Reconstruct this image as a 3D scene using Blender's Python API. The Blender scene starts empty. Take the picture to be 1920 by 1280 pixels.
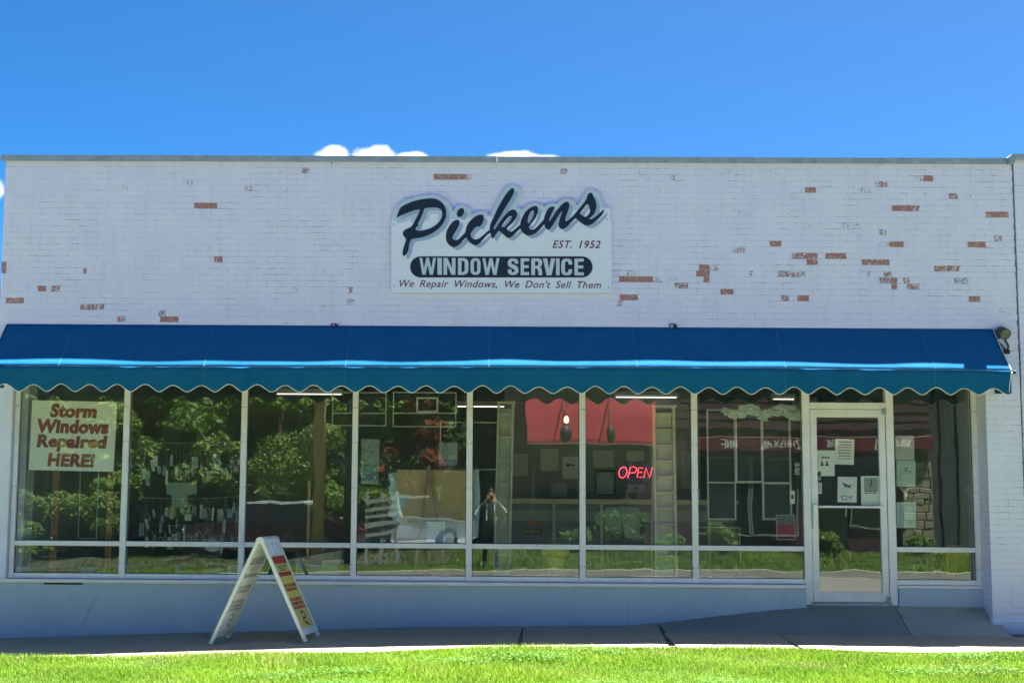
import bpy, bmesh, math, random
import numpy as np
from mathutils import Vector, Matrix

random.seed(7)
rng = np.random.default_rng(11)
SC = bpy.context.scene
COL = SC.collection

# ------------------------------------------------------------------ camera
F_PX, YAW, PITCH, ROLL, CX = 2650.0, 0.0159512965, 0.109922472, 0.00701737366, 879.1
CAM_Y, CAM_Z = -15.8675, 1.45
_cy, _sy, _cp, _sp = math.cos(YAW), math.sin(YAW), math.cos(PITCH), math.sin(PITCH)
FWD = np.array([-_sy*_cp, _cy*_cp, _sp])
_r = np.array([_cy, _sy, 0.0]); _u = np.cross(_r, FWD)
RGT = math.cos(ROLL)*_r + math.sin(ROLL)*_u
UPV = -math.sin(ROLL)*_r + math.cos(ROLL)*_u
cam = bpy.data.cameras.new('camera'); cam_o = bpy.data.objects.new('camera', cam); COL.objects.link(cam_o)
m = Matrix.Identity(4)
for i in range(3):
    m[i][0] = RGT[i]; m[i][1] = UPV[i]; m[i][2] = -FWD[i]
m[0][3], m[1][3], m[2][3] = 0.0, CAM_Y, CAM_Z
cam_o.matrix_world = m
cam.sensor_width = 36.0; cam.lens = F_PX/1920*36.0
cam.shift_x = (960-CX)/1920.0
cam.clip_start = 0.1; cam.clip_end = 5000
SC.camera = cam_o

# ------------------------------------------------------------------ sky, sun, exposure
SUN = Vector((0.30, 0.181, 1.0)).normalized()          # direction towards the sun
SUN_EL = math.asin(SUN.z); SUN_AZ = math.atan2(SUN.x, SUN.y)
SKY_STRENGTH = 0.05
CLOUD = 9.0
world = bpy.data.worlds.new('World'); SC.world = world; world.use_nodes = True
wt = world.node_tree; wt.nodes.clear()
def wn(t, **k):
    n = wt.nodes.new(t)
    for a, b in k.items(): setattr(n, a, b)
    return n
w_out = wn('ShaderNodeOutputWorld'); w_bg = wn('ShaderNodeBackground'); w_bg.inputs['Strength'].default_value = SKY_STRENGTH
sky = wn('ShaderNodeTexSky', sky_type='NISHITA', sun_disc=False, sun_elevation=SUN_EL, sun_rotation=SUN_AZ,
         altitude=200.0, air_density=0.34, dust_density=1.0, ozone_density=2.5)
w_hs = wn('ShaderNodeHueSaturation'); w_hs.inputs['Saturation'].default_value = 1.40; w_hs.inputs['Hue'].default_value = 0.494
wt.links.new(sky.outputs[0], w_hs.inputs['Color'])
w_tc = wn('ShaderNodeTexCoord'); w_sep = wn('ShaderNodeSeparateXYZ'); wt.links.new(w_tc.outputs['Generated'], w_sep.inputs[0])
def wmath(op, a, b=None, c=None):
    n = wn('ShaderNodeMath', operation=op)
    for i, v in enumerate((a, b, c)):
        if v is None: continue
        if hasattr(v, 'is_linked'): wt.links.new(v, n.inputs[i])
        else: n.inputs[i].default_value = v
    return n.outputs[0]
w_az = wmath('ARCTAN2', w_sep.outputs[0], w_sep.outputs[1])
w_el = wmath('ARCSINE', w_sep.outputs[2])
w_no = wn('ShaderNodeTexNoise'); w_no.inputs['Scale'].default_value = 46.0; w_no.inputs['Detail'].default_value = 7.0
wt.links.new(w_tc.outputs['Generated'], w_no.inputs['Vector'])
w_nl = wn('ShaderNodeTexNoise'); w_nl.inputs['Scale'].default_value = 5.0; w_nl.inputs['Detail'].default_value = 3.0
wt.links.new(w_tc.outputs['Generated'], w_nl.inputs['Vector'])
def sky_dir(px, py):
    d = FWD + RGT*((px-CX)/F_PX) + UPV*((640-py)/F_PX); d = d/np.linalg.norm(d)
    return math.atan2(d[0], d[1]), math.asin(d[2])
cover = None
for (px, py, wx, wy) in ((625, 300, 40, 27), (705, 304, 58, 31), (765, 304, 46, 20), (968, 302, 60, 20), (1025, 300, 40, 11), (-40, 352, 46, 40)):
    az, el = sky_dir(px, py)
    a = wmath('DIVIDE', wmath('SUBTRACT', w_az, az), wx/F_PX)
    b = wmath('DIVIDE', wmath('SUBTRACT', w_el, el), wy/F_PX)
    v = wmath('SUBTRACT', 1.0, wmath('ADD', wmath('MULTIPLY', a, a), wmath('MULTIPLY', b, b)))
    cover = v if cover is None else wmath('MAXIMUM', cover, v)
low = wmath('SUBTRACT', wmath('MULTIPLY', w_nl.outputs[0], 3.2), 1.9)          # fair-weather clouds low round the horizon
low = wmath('SUBTRACT', low, wmath('MULTIPLY', wmath('MAXIMUM', wmath('SUBTRACT', w_el, 0.14), 0.0), 9.0))
cover = wmath('MAXIMUM', cover, low)
cover = wmath('ADD', cover, wmath('MULTIPLY', wmath('SUBTRACT', w_no.outputs[0], 0.52), 2.2))
w_mr = wn('ShaderNodeMapRange', interpolation_type='SMOOTHSTEP'); wt.links.new(cover, w_mr.inputs[0])
w_mr.inputs[1].default_value = -0.10; w_mr.inputs[2].default_value = 1.0
w_mix = wn('ShaderNodeMix', data_type='RGBA'); wt.links.new(w_mr.outputs[0], w_mix.inputs[0])
wt.links.new(w_hs.outputs[0], w_mix.inputs[6]); w_mix.inputs[7].default_value = (CLOUD, CLOUD*1.0, CLOUD*1.02, 1)
wt.links.new(w_mix.outputs[2], w_bg.inputs['Color']); wt.links.new(w_bg.outputs[0], w_out.inputs[0])

sl = bpy.data.lights.new('sun', 'SUN'); sl.energy = 5.0; sl.angle = math.radians(0.53); sl.color = (1.0, 0.96, 0.88)
so = bpy.data.objects.new('sun', sl); COL.objects.link(so); so.rotation_euler = SUN.to_track_quat('Z', 'Y').to_euler(); so.location = (6, 4, 20)

SC.view_settings.view_transform = 'Standard'; SC.view_settings.look = 'None'
SC.view_settings.exposure = 2.7; SC.view_settings.gamma = 1.0; SC.view_settings.use_curve_mapping = False
SC.cycles.use_denoising = True
SC.cycles.max_bounces = 10; SC.cycles.diffuse_bounces = 4; SC.cycles.glossy_bounces = 4
SC.cycles.transparent_max_bounces = 16; SC.cycles.transmission_bounces = 4
SC.cycles.caustics_reflective = False; SC.cycles.caustics_refractive = False
SC.cycles.sample_clamp_indirect = 8.0

# ------------------------------------------------------------------ helpers
def P(px, py, Y):
    """point of the plane y = Y that the photograph shows at this pixel"""
    d = FWD + RGT*((px-CX)/F_PX) + UPV*((640-py)/F_PX)
    t = (Y-CAM_Y)/d[1]
    return np.array([d[0]*t, Y, CAM_Z+d[2]*t])
def Pm(px, py, R):
    """a thing seen mirrored in the glass (plane y=0) and standing R metres in front of it"""
    q = P(px, py, R); return np.array([q[0], -R, q[2]])

class MB:
    def __init__(s): s.v = []; s.f = []; s.n = 0
    def add(s, vs, fs):
        b = len(s.v); s.v.extend([tuple(map(float, q)) for q in vs]); s.f.extend([tuple(b+i for i in f) for f in fs]); return s
    def box(s, x0, x1, y0, y1, z0, z1):
        return s.add([(x0,y0,z0),(x1,y0,z0),(x1,y1,z0),(x0,y1,z0),(x0,y0,z1),(x1,y0,z1),(x1,y1,z1),(x0,y1,z1)],
                     [(0,3,2,1),(4,5,6,7),(0,1,5,4),(1,2,6,5),(2,3,7,6),(3,0,4,7)])
    def bbox(s, x0, x1, y0, y1, z0, z1, b=0.004):
        """box with chamfered edges"""
        xs = (x0, x1); ys = (y0, y1); zs = (z0, z1); V = []; idx = {}
        for i in (0,1):
            for j in (0,1):
                for k in (0,1):
                    sx = b if i == 0 else -b; sy = b if j == 0 else -b; sz = b if k == 0 else -b
                    for ax, o in enumerate(((0,sy,sz),(sx,0,sz),(sx,sy,0))):
                        idx[(i,j,k,ax)] = len(V); V.append((xs[i]+o[0], ys[j]+o[1], zs[k]+o[2]))
        Fc = []
        def q(*c): Fc.append(tuple(idx[t] for t in c))
        for i in (0,1):
            o = [(i,0,0,0),(i,1,0,0),(i,1,1,0),(i,0,1,0)]; q(*(o if i else o[::-1]))
            o = [(0,i,0,1),(1,i,0,1),(1,i,1,1),(0,i,1,1)]; q(*(o[::-1] if i else o))
            o = [(0,0,i,2),(1,0,i,2),(1,1,i,2),(0,1,i,2)]; q(*(o if i else o[::-1]))
        for a in (0,1):
            for c in (0,1):
                q((0,a,c,1),(1,a,c,1),(1,a,c,2),(0,a,c,2)); q((a,0,c,0),(a,1,c,0),(a,1,c,2),(a,0,c,2)); q((a,c,0,0),(a,c,1,0),(a,c,1,1),(a,c,0,1))
                for d in (0,1): q((a,c,d,0),(a,c,d,1),(a,c,d,2))
        return s.add(V, Fc)
    def prism(s, poly, d0, d1):
        """poly: 3d points of a flat outline; extruded from offset d0 to d1 (vectors)"""
        n = len(poly); A = [np.array(q)+np.array(d0) for q in poly]; B = [np.array(q)+np.array(d1) for q in poly]
        return s.add(A+B, [tuple(range(n))[::-1], tuple(range(n, 2*n))]+[(i, (i+1) % n, n+(i+1) % n, n+i) for i in range(n)])
    def tube(s, pts, r, k=8, cap=True):
        pts = [Vector(q) for q in pts]; n = len(pts); rs = r if hasattr(r, '__len__') else [r]*n
        V = []; up = None
        for i, q in enumerate(pts):
            t = (pts[min(i+1, n-1)]-pts[max(i-1, 0)]).normalized()
            if up is None: up = Vector((0,0,1)) if abs(t.z) < 0.9 else Vector((1,0,0))
            a = t.cross(up).normalized(); b = a.cross(t).normalized(); up = b
            for j in range(k):
                th = 2*math.pi*j/k; V.append(q+(a*math.cos(th)+b*math.sin(th))*rs[i])
        Fc = [(i*k+j, i*k+(j+1) % k, (i+1)*k+(j+1) % k, (i+1)*k+j) for i in range(n-1) for j in range(k)]
        if cap: Fc += [tuple(range(k))[::-1], tuple(range((n-1)*k, n*k))]
        return s.add(V, Fc)
    def bar(s, a, b, w, d, side=(0,1,0)):
        """rectangular bar from a to b, w across, d along 'side'"""
        a = Vector(a); b = Vector(b); t = (b-a).normalized(); sd = Vector(side); sd = (sd-t*sd.dot(t)).normalized(); c = t.cross(sd)
        o = [c*w/2+sd*d/2, -c*w/2+sd*d/2, -c*w/2-sd*d/2, c*w/2-sd*d/2]
        return s.add([a+q for q in o]+[b+q for q in o], [(3,2,1,0),(4,5,6,7)]+[(i, (i+1) % 4, 4+(i+1) % 4, 4+i) for i in range(4)])
    def lathe(s, c, prof, k=20, sx=1.0, sy=1.0):
        V = [(c[0]+r*math.cos(2*math.pi*j/k)*sx, c[1]+r*math.sin(2*math.pi*j/k)*sy, c[2]+z) for r, z in prof for j in range(k)]
        n = len(prof)
        return s.add(V, [(i*k+j, i*k+(j+1) % k, (i+1)*k+(j+1) % k, (i+1)*k+j) for i in range(n-1) for j in range(k)]+[tuple(range(k))[::-1], tuple(range((n-1)*k, n*k))])
    def blob(s, c, r, seed=0, lump=0.15, seg=18, ring=11):
        rd = random.Random(seed); ph = [rd.uniform(0, 6.28) for _ in range(6)]; V = []
        for i in range(ring+1):
            th = math.pi*i/ring
            for j in range(seg):
                f = 2*math.pi*j/seg; d = Vector((math.sin(th)*math.cos(f), math.sin(th)*math.sin(f), math.cos(th)))
                w = 1+lump*(math.sin(3*d.x+ph[0])*math.sin(4*d.y+ph[1])+0.6*math.sin(7*d.z+ph[2]+3*d.x)+0.5*math.sin(9*d.y+ph[3]))
                V.append((c[0]+d.x*r[0]*w, c[1]+d.y*r[1]*w, c[2]+d.z*r[2]*w))
        return s.add(V, [(i*seg+j, (i+1)*seg+j, (i+1)*seg+(j+1) % seg, i*seg+(j+1) % seg) for i in range(ring) for j in range(seg)])
    def build(s, name, mat, parent=None, smooth=False, kind=None, loc=None, fix=True):
        me = bpy.data.meshes.new(name)
        if loc is not None: s.v = [(x-loc[0], y-loc[1], z-loc[2]) for x, y, z in s.v]
        me.from_pydata(s.v, [], s.f); me.validate()
        if fix:
            bm = bmesh.new(); bm.from_mesh(me); bmesh.ops.recalc_face_normals(bm, faces=bm.faces[:]); bm.to_mesh(me); bm.free()
        if smooth: me.polygons.foreach_set('use_smooth', [True]*len(me.polygons))
        me.materials.append(mat)
        return link(name, me, parent, kind, loc)
def link(name, me, parent=None, kind=None, loc=None):
    o = bpy.data.objects.new(name, me); COL.objects.link(o)
    if loc is not None: o.location = loc
    if parent is not None:
        o.parent = parent
        if loc is None: o.location = -Vector(root_loc(parent))
        else: o.location = Vector(loc)-Vector(root_loc(parent))
    if kind: o['kind'] = kind
    return o
def root_loc(o):
    v = Vector(o.location)
    while o.parent: o = o.parent; v += Vector(o.location)
    return v
def thing(name, label, cat, loc=(0,0,0), group=None):
    o = bpy.data.objects.new(name, None); o.empty_display_size = 0.1; COL.objects.link(o); o.location = loc
    return tag(o, label, cat, group)
def tag(o, label, cat, group=None):
    o['label'] = label; o['category'] = cat
    if group: o['group'] = group
    return o
def struct(o): o['kind'] = 'structure'; return o

# ------------------------------------------------------------------ materials
class NT:
    def __init__(s, name):
        s.m = bpy.data.materials.new(name); s.m.use_nodes = True; s.t = s.m.node_tree; s.t.nodes.clear()
        s.out = s.n('ShaderNodeOutputMaterial')
    def n(s, t, **k):
        n = s.t.nodes.new(t)
        for a, b in k.items(): setattr(n, a, b)
        return n
    def l(s, a, b): s.t.links.new(a, b)
    def math(s, op, a, b=None, c=None, clamp=False):
        n = s.n('ShaderNodeMath', operation=op, use_clamp=clamp)
        for i, v in enumerate((a, b, c)):
            if v is None: continue
            if hasattr(v, 'is_linked'): s.l(v, n.inputs[i])
            else: n.inputs[i].default_value = v
        return n.outputs[0]
    def mix(s, f, a, b):
        n = s.n('ShaderNodeMix', data_type='RGBA')
        for i, v in ((0, f), (6, a), (7, b)):
            if hasattr(v, 'is_linked'): s.l(v, n.inputs[i])
            elif i == 0: n.inputs[0].default_value = v
            else: n.inputs[i].default_value = (*v, 1)
        return n.outputs[2]
    def noise(s, scale, detail=3.0, rough=0.5, coord='Object', stretch=None):
        tc = s.n('ShaderNodeTexCoord'); no = s.n('ShaderNodeTexNoise')
        no.inputs['Scale'].default_value = scale; no.inputs['Detail'].default_value = detail; no.inputs['Roughness'].default_value = rough
        src = tc.outputs[coord] if coord in ('Object', 'Generated') else s.n('ShaderNodeNewGeometry').outputs['Position']
        if stretch:
            mp = s.n('ShaderNodeMapping'); mp.inputs['Scale'].default_value = stretch; s.l(src, mp.inputs[0]); src = mp.outputs[0]
        s.l(src, no.inputs['Vector']); return no.outputs[0]
    def rng(s, v, a, b, c=0.0, d=1.0):
        n = s.n('ShaderNodeMapRange'); s.l(v, n.inputs[0])
        for i, q in enumerate((a, b, c, d)): n.inputs[i+1].default_value = q
        return n.outputs[0]
    def bsdf(s, col, rough=0.6, spec=0.3, bump=None, bstr=0.3, bdist=0.01, metal=0.0, emis=None, estr=0.0, trans=None):
        b = s.n('ShaderNodeBsdfPrincipled')
        if hasattr(col, 'is_linked'): s.l(col, b.inputs['Base Color'])
        else: b.inputs['Base Color'].default_value = (*col, 1)
        if hasattr(rough, 'is_linked'): s.l(rough, b.inputs['Roughness'])
        else: b.inputs['Roughness'].default_value = rough
        b.inputs['Specular IOR Level'].default_value = spec; b.inputs['Metallic'].default_value = metal
        if emis is not None: b.inputs['Emission Color'].default_value = (*emis, 1); b.inputs['Emission Strength'].default_value = estr
        if bump is not None:
            bn = s.n('ShaderNodeBump'); bn.inputs['Strength'].default_value = bstr; bn.inputs['Distance'].default_value = bdist
            s.l(bump, bn.inputs['Height']); s.l(bn.outputs[0], b.inputs['Normal'])
        o = b.outputs[0]
        if trans:
            t = s.n('ShaderNodeBsdfTranslucent'); mx = s.n('ShaderNodeMixShader'); mx.inputs[0].default_value = trans
            if hasattr(col, 'is_linked'): s.l(col, t.inputs[0])
            else: t.inputs[0].default_value = (*col, 1)
            s.l(o, mx.inputs[1]); s.l(t.outputs[0], mx.inputs[2]); o = mx.outputs[0]
        s.l(o, s.out.inputs[0]); return s.m
def plain(name, col, rough=0.6, var=0.12, scale=6.0, spec=0.3, bump=0.15, bscale=60.0, metal=0.0, trans=None):
    k = NT(name); n = k.noise(scale, 4.0, 0.6, 'W')
    c = k.mix(k.rng(n, 0.3, 0.7), tuple(q*(1-var) for q in col), tuple(min(1, q*(1+var)) for q in col))
    return k.bsdf(c, rough, spec, k.noise(bscale, 3.0, 0.5, 'W') if bump else None, bump, 0.004, metal, trans=trans)
def glow(name, col, s):
    k = NT(name); return k.bsdf(col, 0.5, 0.2, emis=col, estr=s)

M = {}
# white paint over brick; where the paint came off (attribute "peel") the brick shows
def brick_paint(name):
    k = NT(name)
    at = k.n('ShaderNodeAttribute', attribute_name='peel').outputs['Fac']
    n1 = k.noise(44.0, 6.0, 0.72, 'W', (1, 1, 1.5)); n2 = k.noise(3.0, 4.0, 0.6, 'W'); n3 = k.noise(170.0, 2.0, 0.5, 'W')
    th = k.math('SUBTRACT', at, k.rng(n1, 0.30, 0.70, 0.20, 1.02))
    mask = k.math('MULTIPLY', th, 14.0, clamp=True)
    chip = k.rng(k.noise(24.0, 6.0, 0.75, 'W', (1, 1, 2.2)), 0.715, 0.735); mask = k.math('MAXIMUM', mask, chip)
    paint = k.mix(k.rng(n2, 0.3, 0.7), (0.69, 0.695, 0.92), (0.75, 0.755, 0.965))
    stain = k.rng(k.noise(7.0, 5.0, 0.7, 'W', (3.0, 1, 0.35)), 0.54, 0.76, 0.0, 0.24)
    paint = k.mix(stain, paint, (0.42, 0.42, 0.41))
    bare = k.mix(k.rng(n3, 0.35, 0.65), (0.30, 0.125, 0.125), (0.49, 0.27, 0.26))
    bare = k.mix(k.rng(k.noise(30.0, 3.0, 0.6, 'W'), 0.58, 0.66), bare, (0.48, 0.40, 0.32))
    col = k.mix(mask, paint, bare)
    h = k.math('SUBTRACT', k.math('MULTIPLY', k.noise(55.0, 4.0, 0.6, 'W'), 0.5), k.math('MULTIPLY', mask, 0.6))
    return k.bsdf(col, k.rng(mask, 0, 1, 0.55, 0.9), 0.3, h, 0.9, 0.005)
M['brick'] = brick_paint('painted_brick')
k = NT('painted_mortar')
cr = k.math('MULTIPLY', k.rng(k.noise(2.4, 4.0, 0.65, 'W'), 0.46, 0.60), k.rng(k.noise(19.0, 3.0, 0.6, 'W', (0.5, 1, 1.6)), 0.47, 0.57))
M['mortar'] = k.bsdf(k.mix(cr, (0.62, 0.63, 0.84), (0.06, 0.052, 0.05)), 0.8, 0.2)
M['stucco'] = plain('white_stucco', (0.69, 0.72, 0.92), 0.6, 0.05, 3.0, bump=0.2, bscale=40)
k = NT('knee_wall_paint')
n = k.noise(1.1, 4.0, 0.6, 'W'); c = k.mix(k.rng(n, 0.3, 0.7), (0.39, 0.49, 0.66), (0.45, 0.55, 0.71))
crk = k.n('ShaderNodeTexVoronoi', feature='DISTANCE_TO_EDGE'); crk.inputs['Scale'].default_value = 1.35
g_ = k.n('ShaderNodeNewGeometry'); mp_ = k.n('ShaderNodeMapping'); mp_.inputs['Scale'].default_value = (1.4, 0, 0.35)
dn = k.n('ShaderNodeTexNoise'); dn.inputs['Scale'].default_value = 7.0; k.l(g_.outputs['Position'], dn.inputs['Vector'])
va = k.n('ShaderNodeVectorMath', operation='SCALE'); va.inputs['Scale'].default_value = 0.09; k.l(dn.outputs[1], va.inputs[0])
vb = k.n('ShaderNodeVectorMath', operation='ADD'); k.l(g_.outputs['Position'], vb.inputs[0]); k.l(va.outputs[0], vb.inputs[1])
k.l(vb.outputs[0], mp_.inputs[0]); k.l(mp_.outputs[0], crk.inputs['Vector'])
line = k.math('MULTIPLY', k.rng(crk.outputs['Distance'], 0.0, 0.006, 1.0, 0.0), k.rng(k.noise(2.2, 2.0, 0.5, 'W'), 0.5, 0.6))
c = k.mix(k.math('MULTIPLY', line, 0.26), c, (0.08, 0.09, 0.11))
dirt = k.rng(k.noise(9.0, 5.0, 0.7, 'W', (1, 1, 0.4)), 0.55, 0.8, 0, 0.4)
c = k.mix(dirt, c, (0.30, 0.34, 0.38))
M['knee'] = k.bsdf(c, 0.65, 0.25, k.noise(25.0, 4.0, 0.6, 'W'), 0.25, 0.006)
M['alu'] = plain('white_aluminium_frame', (0.76, 0.75, 0.83), 0.42, 0.06, 5.0, 0.4, 0.05)
M['coping'] = plain('galvanised_coping', (0.30, 0.36, 0.43), 0.5, 0.18, 8.0, 0.4, 0.3, 30, metal=0.2)
M['dark'] = plain('dark_metal', (0.03, 0.03, 0.035), 0.5)
def glass(name, tint, ior, seed):
    k = NT(name); lw = k.n('ShaderNodeLayerWeight'); lw.inputs['Blend'].default_value = 0.5   # facing: 0 head-on, 1 grazing
    fac = k.math('ADD', ior, k.math('MULTIPLY', k.math('POWER', lw.outputs['Facing'], 5.0), 1.0-ior))
    g = k.n('ShaderNodeBsdfGlossy'); g.inputs['Roughness'].default_value = 0.0; g.inputs['Color'].default_value = (0.90, 1.0, 0.94, 1)
    t = k.n('ShaderNodeBsdfTransparent'); t.inputs['Color'].default_value = (*tint, 1)
    bn = k.n('ShaderNodeBump'); bn.inputs['Strength'].default_value = 1.0; bn.inputs['Distance'].default_value = 0.0010
    k.l(k.noise(1.9+seed, 1.5, 0.4, 'W'), bn.inputs['Height']); k.l(bn.outputs[0], g.inputs['Normal'])
    mx = k.n('ShaderNodeMixShader'); k.l(fac, mx.inputs[0]); k.l(t.outputs[0], mx.inputs[1]); k.l(g.outputs[0], mx.inputs[2])
    du = k.n('ShaderNodeBsdfDiffuse'); du.inputs['Color'].default_value = (0.62, 0.70, 0.66, 1)           # dust film mixed in as haze to lift the dark glass
    m2 = k.n('ShaderNodeMixShader'); k.l(k.rng(k.noise(2.6, 5.0, 0.65, 'W'), 0.3, 0.75, 0.010, 0.032), m2.inputs[0]); k.l(mx.outputs[0], m2.inputs[1]); k.l(du.outputs[0], m2.inputs[2])
    k.l(m2.outputs[0], k.out.inputs[0]); return k.m
M['glass'] = glass('shop_glass', (0.965, 0.988, 0.98), 0.095, 0.0)
k = NT('blue_awning_fabric')
n = k.noise(4.0, 5.0, 0.6, 'W'); c = k.mix(k.rng(n, 0.3, 0.7), (0.007, 0.108, 0.256), (0.010, 0.128, 0.29))
fade = k.rng(k.noise(1.6, 4.0, 0.6, 'W', (1, 2, 2)), 0.5, 0.75, 0, 0.30); c = k.mix(fade, c, (0.02, 0.15, 0.30))
spk = k.rng(k.noise(34.0, 2.0, 0.5, 'W'), 0.80, 0.815); c = k.mix(spk, c, (0.5, 0.52, 0.52))
hb = k.math('ADD', k.math('MULTIPLY', k.noise(240.0, 2.0, 0.5, 'W'), 0.10), k.noise(5.0, 4.0, 0.6, 'W', (0.7, 2.0, 1.6)))
M['awning'] = k.bsdf(c, 0.85, 0.06, hb, 0.6, 0.012, trans=0.10)
M['piping'] = plain('white_piping', (0.80, 0.80, 0.80), 0.5, 0.03)
M['seam'] = plain('awning_seam_thread', (0.05, 0.17, 0.33), 0.7, 0.1)
def concrete(name, a, b, scale=2.0):
    k = NT(name); n = k.noise(scale, 6.0, 0.65, 'W'); c = k.mix(k.rng(n, 0.28, 0.72), a, b)
    sp = k.rng(k.noise(160.0, 2.0, 0.5, 'W'), 0.35, 0.65); c = k.mix(k.math('MULTIPLY', sp, 0.25), c, tuple(q*0.6 for q in a))
    st = k.rng(k.noise(5.5, 4.0, 0.6, 'W'), 0.62, 0.74, 0, 0.55); c = k.mix(st, c, tuple(q*0.5 for q in a))
    vo = k.n('ShaderNodeTexVoronoi', feature='DISTANCE_TO_EDGE'); vo.inputs['Scale'].default_value = 0.8
    ge = k.n('ShaderNodeNewGeometry'); dn_ = k.n('ShaderNodeTexNoise'); dn_.inputs['Scale'].default_value = 4.0; dn_.inputs['Detail'].default_value = 5.0; k.l(ge.outputs['Position'], dn_.inputs['Vector'])
    sc_ = k.n('ShaderNodeVectorMath', operation='SCALE'); sc_.inputs['Scale'].default_value = 0.25; k.l(dn_.outputs[1], sc_.inputs[0])
    ad_ = k.n('ShaderNodeVectorMath', operation='ADD'); k.l(ge.outputs['Position'], ad_.inputs[0]); k.l(sc_.outputs[0], ad_.inputs[1]); k.l(ad_.outputs[0], vo.inputs['Vector'])
    c = k.mix(k.math('MULTIPLY', k.rng(vo.outputs['Distance'], 0.0, 0.006, 0.6, 0.0), k.rng(k.noise(1.1, 2.0, 0.5, 'W'), 0.48, 0.56)), c, tuple(q*0.25 for q in a))
    c = k.mix(k.rng(k.noise(38.0, 2.0, 0.5, 'W'), 0.74, 0.77, 0, 0.7), c, tuple(q*0.35 for q in a))
    return k.bsdf(c, 0.85, 0.2, k.noise(90.0, 4.0, 0.6, 'W'), 0.4, 0.004)
M['walk'] = concrete('sidewalk_concrete', (0.30, 0.268, 0.20), (0.385, 0.348, 0.265))
M['walk2'] = concrete('dark_patch_concrete', (0.25, 0.24, 0.22), (0.32, 0.305, 0.275))
M['walk3'] = concrete('pale_patch_concrete', (0.36, 0.355, 0.30), (0.45, 0.44, 0.38))
M['joint'] = concrete('joint_dirt', (0.10, 0.095, 0.08), (0.15, 0.14, 0.12))
M['asphalt'] = concrete('asphalt', (0.15, 0.138, 0.128), (0.20, 0.185, 0.17), 0.8)
k = NT('lawn_soil')
c = k.mix(k.rng(k.noise(5.0, 5.0, 0.65, 'W'), 0.3, 0.7), (0.05, 0.10, 0.015), (0.10, 0.15, 0.03))
M['soil'] = k.bsdf(c, 0.9, 0.1, k.noise(60.0, 4.0, 0.6, 'W'), 0.8, 0.02)
def leafy(name, a, b, trans=0.35, patch=0.5):
    k = NT(name); g = k.n('ShaderNodeNewGeometry'); r = g.outputs['Random Per Island']
    n = k.rng(k.noise(patch, 4.0, 0.6, 'W'), 0.3, 0.7); f = k.math('ADD', k.math('MULTIPLY', r, 0.6), k.math('MULTIPLY', n, 0.4))
    return k.bsdf(k.mix(f, a, b), 0.55, 0.25, trans=trans)
k = NT('grass_blades'); g_ = k.n('ShaderNodeNewGeometry'); r_ = g_.outputs['Random Per Island']
c = k.mix(r_, (0.15, 0.30, 0.02), (0.32, 0.47, 0.05))
dry = k.math('MULTIPLY', k.rng(k.noise(1.3, 6.0, 0.7, 'W'), 0.50, 0.70), k.rng(r_, 0.35, 0.7)); c = k.mix(dry, c, (0.42, 0.37, 0.16))
c = k.mix(k.rng(k.noise(0.8, 4.0, 0.6, 'W'), 0.42, 0.62, 0.0, 0.5), c, (0.10, 0.22, 0.02))
M['grass'] = k.bsdf(c, 0.5, 0.3, trans=0.42)
M['leaf_dark'] = leafy('foliage_dark', (0.030, 0.070, 0.018), (0.075, 0.140, 0.035))
M['leaf_mid'] = leafy('foliage_mid', (0.055, 0.12, 0.02), (0.13, 0.215, 0.04))
M['leaf_lite'] = leafy('foliage_bright', (0.085, 0.15, 0.024), (0.185, 0.26, 0.05))
M['leaf_red'] = leafy('foliage_red', (0.13, 0.035, 0.02), (0.26, 0.085, 0.05))
M['bark'] = plain('bark', (0.10, 0.07, 0.05), 0.9, 0.3, 9, 0.1, 0.8, 25)
M['pole'] = plain('weathered_pole_wood', (0.50, 0.36, 0.16), 0.85, 0.25, 12, 0.1, 0.5, 30)

# ------------------------------------------------------------------ ground profile
_gx = [-40, -12, -5.4, -3.0, -0.7, 1.65, 5.5, 12, 40]; _gz = [-0.62, -0.33, -0.12, -0.035, 0.04, 0.078, 0.068, 0.06, 0.0]
def base_z(x): return float(np.interp(x, _gx, _gz))
def ramp(x):
    t = min(1, max(0, (x-1.45)/2.15)); s = t*t*(3-2*t)*0.45+t*0.55
    return 0.245*s if x < 5.47 else 0.245
def walk_z(x, y):
    """pavement height: falls gently to the lawn, humped up to the door sill"""
    z = base_z(x)-0.055*(-y)
    if x > 1.45 and x < 5.60 and y > -0.62:
        t = min(1, max(0, (y+0.62)/0.60)); z += (ramp(x)-0.006)*(t*t*(3-2*t)*0.6+0.4*t*t)
    return z
def lawn_z(x, y):
    return base_z(x)-0.0935+0.006-0.022*(-y-1.7)

# ------------------------------------------------------------------ setting: ground, lawn, road
mb = MB(); mb.add([(-3000,-3000,-0.75),(3000,-3000,-0.75),(3000,3000,-0.75),(-3000,3000,-0.75)], [(0,1,2,3)])
struct(mb.build('ground', M['soil']))
def sheet_grid(xs, ys, zf):
    mb = MB(); nx, ny = len(xs), len(ys)
    mb.add([(x, y, zf(x, y)) for y in ys for x in xs], [(j*nx+i, j*nx+i+1, (j+1)*nx+i+1, (j+1)*nx+i) for j in range(ny-1) for i in range(nx-1)])
    return mb
WALK_EDGE = -1.70
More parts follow.
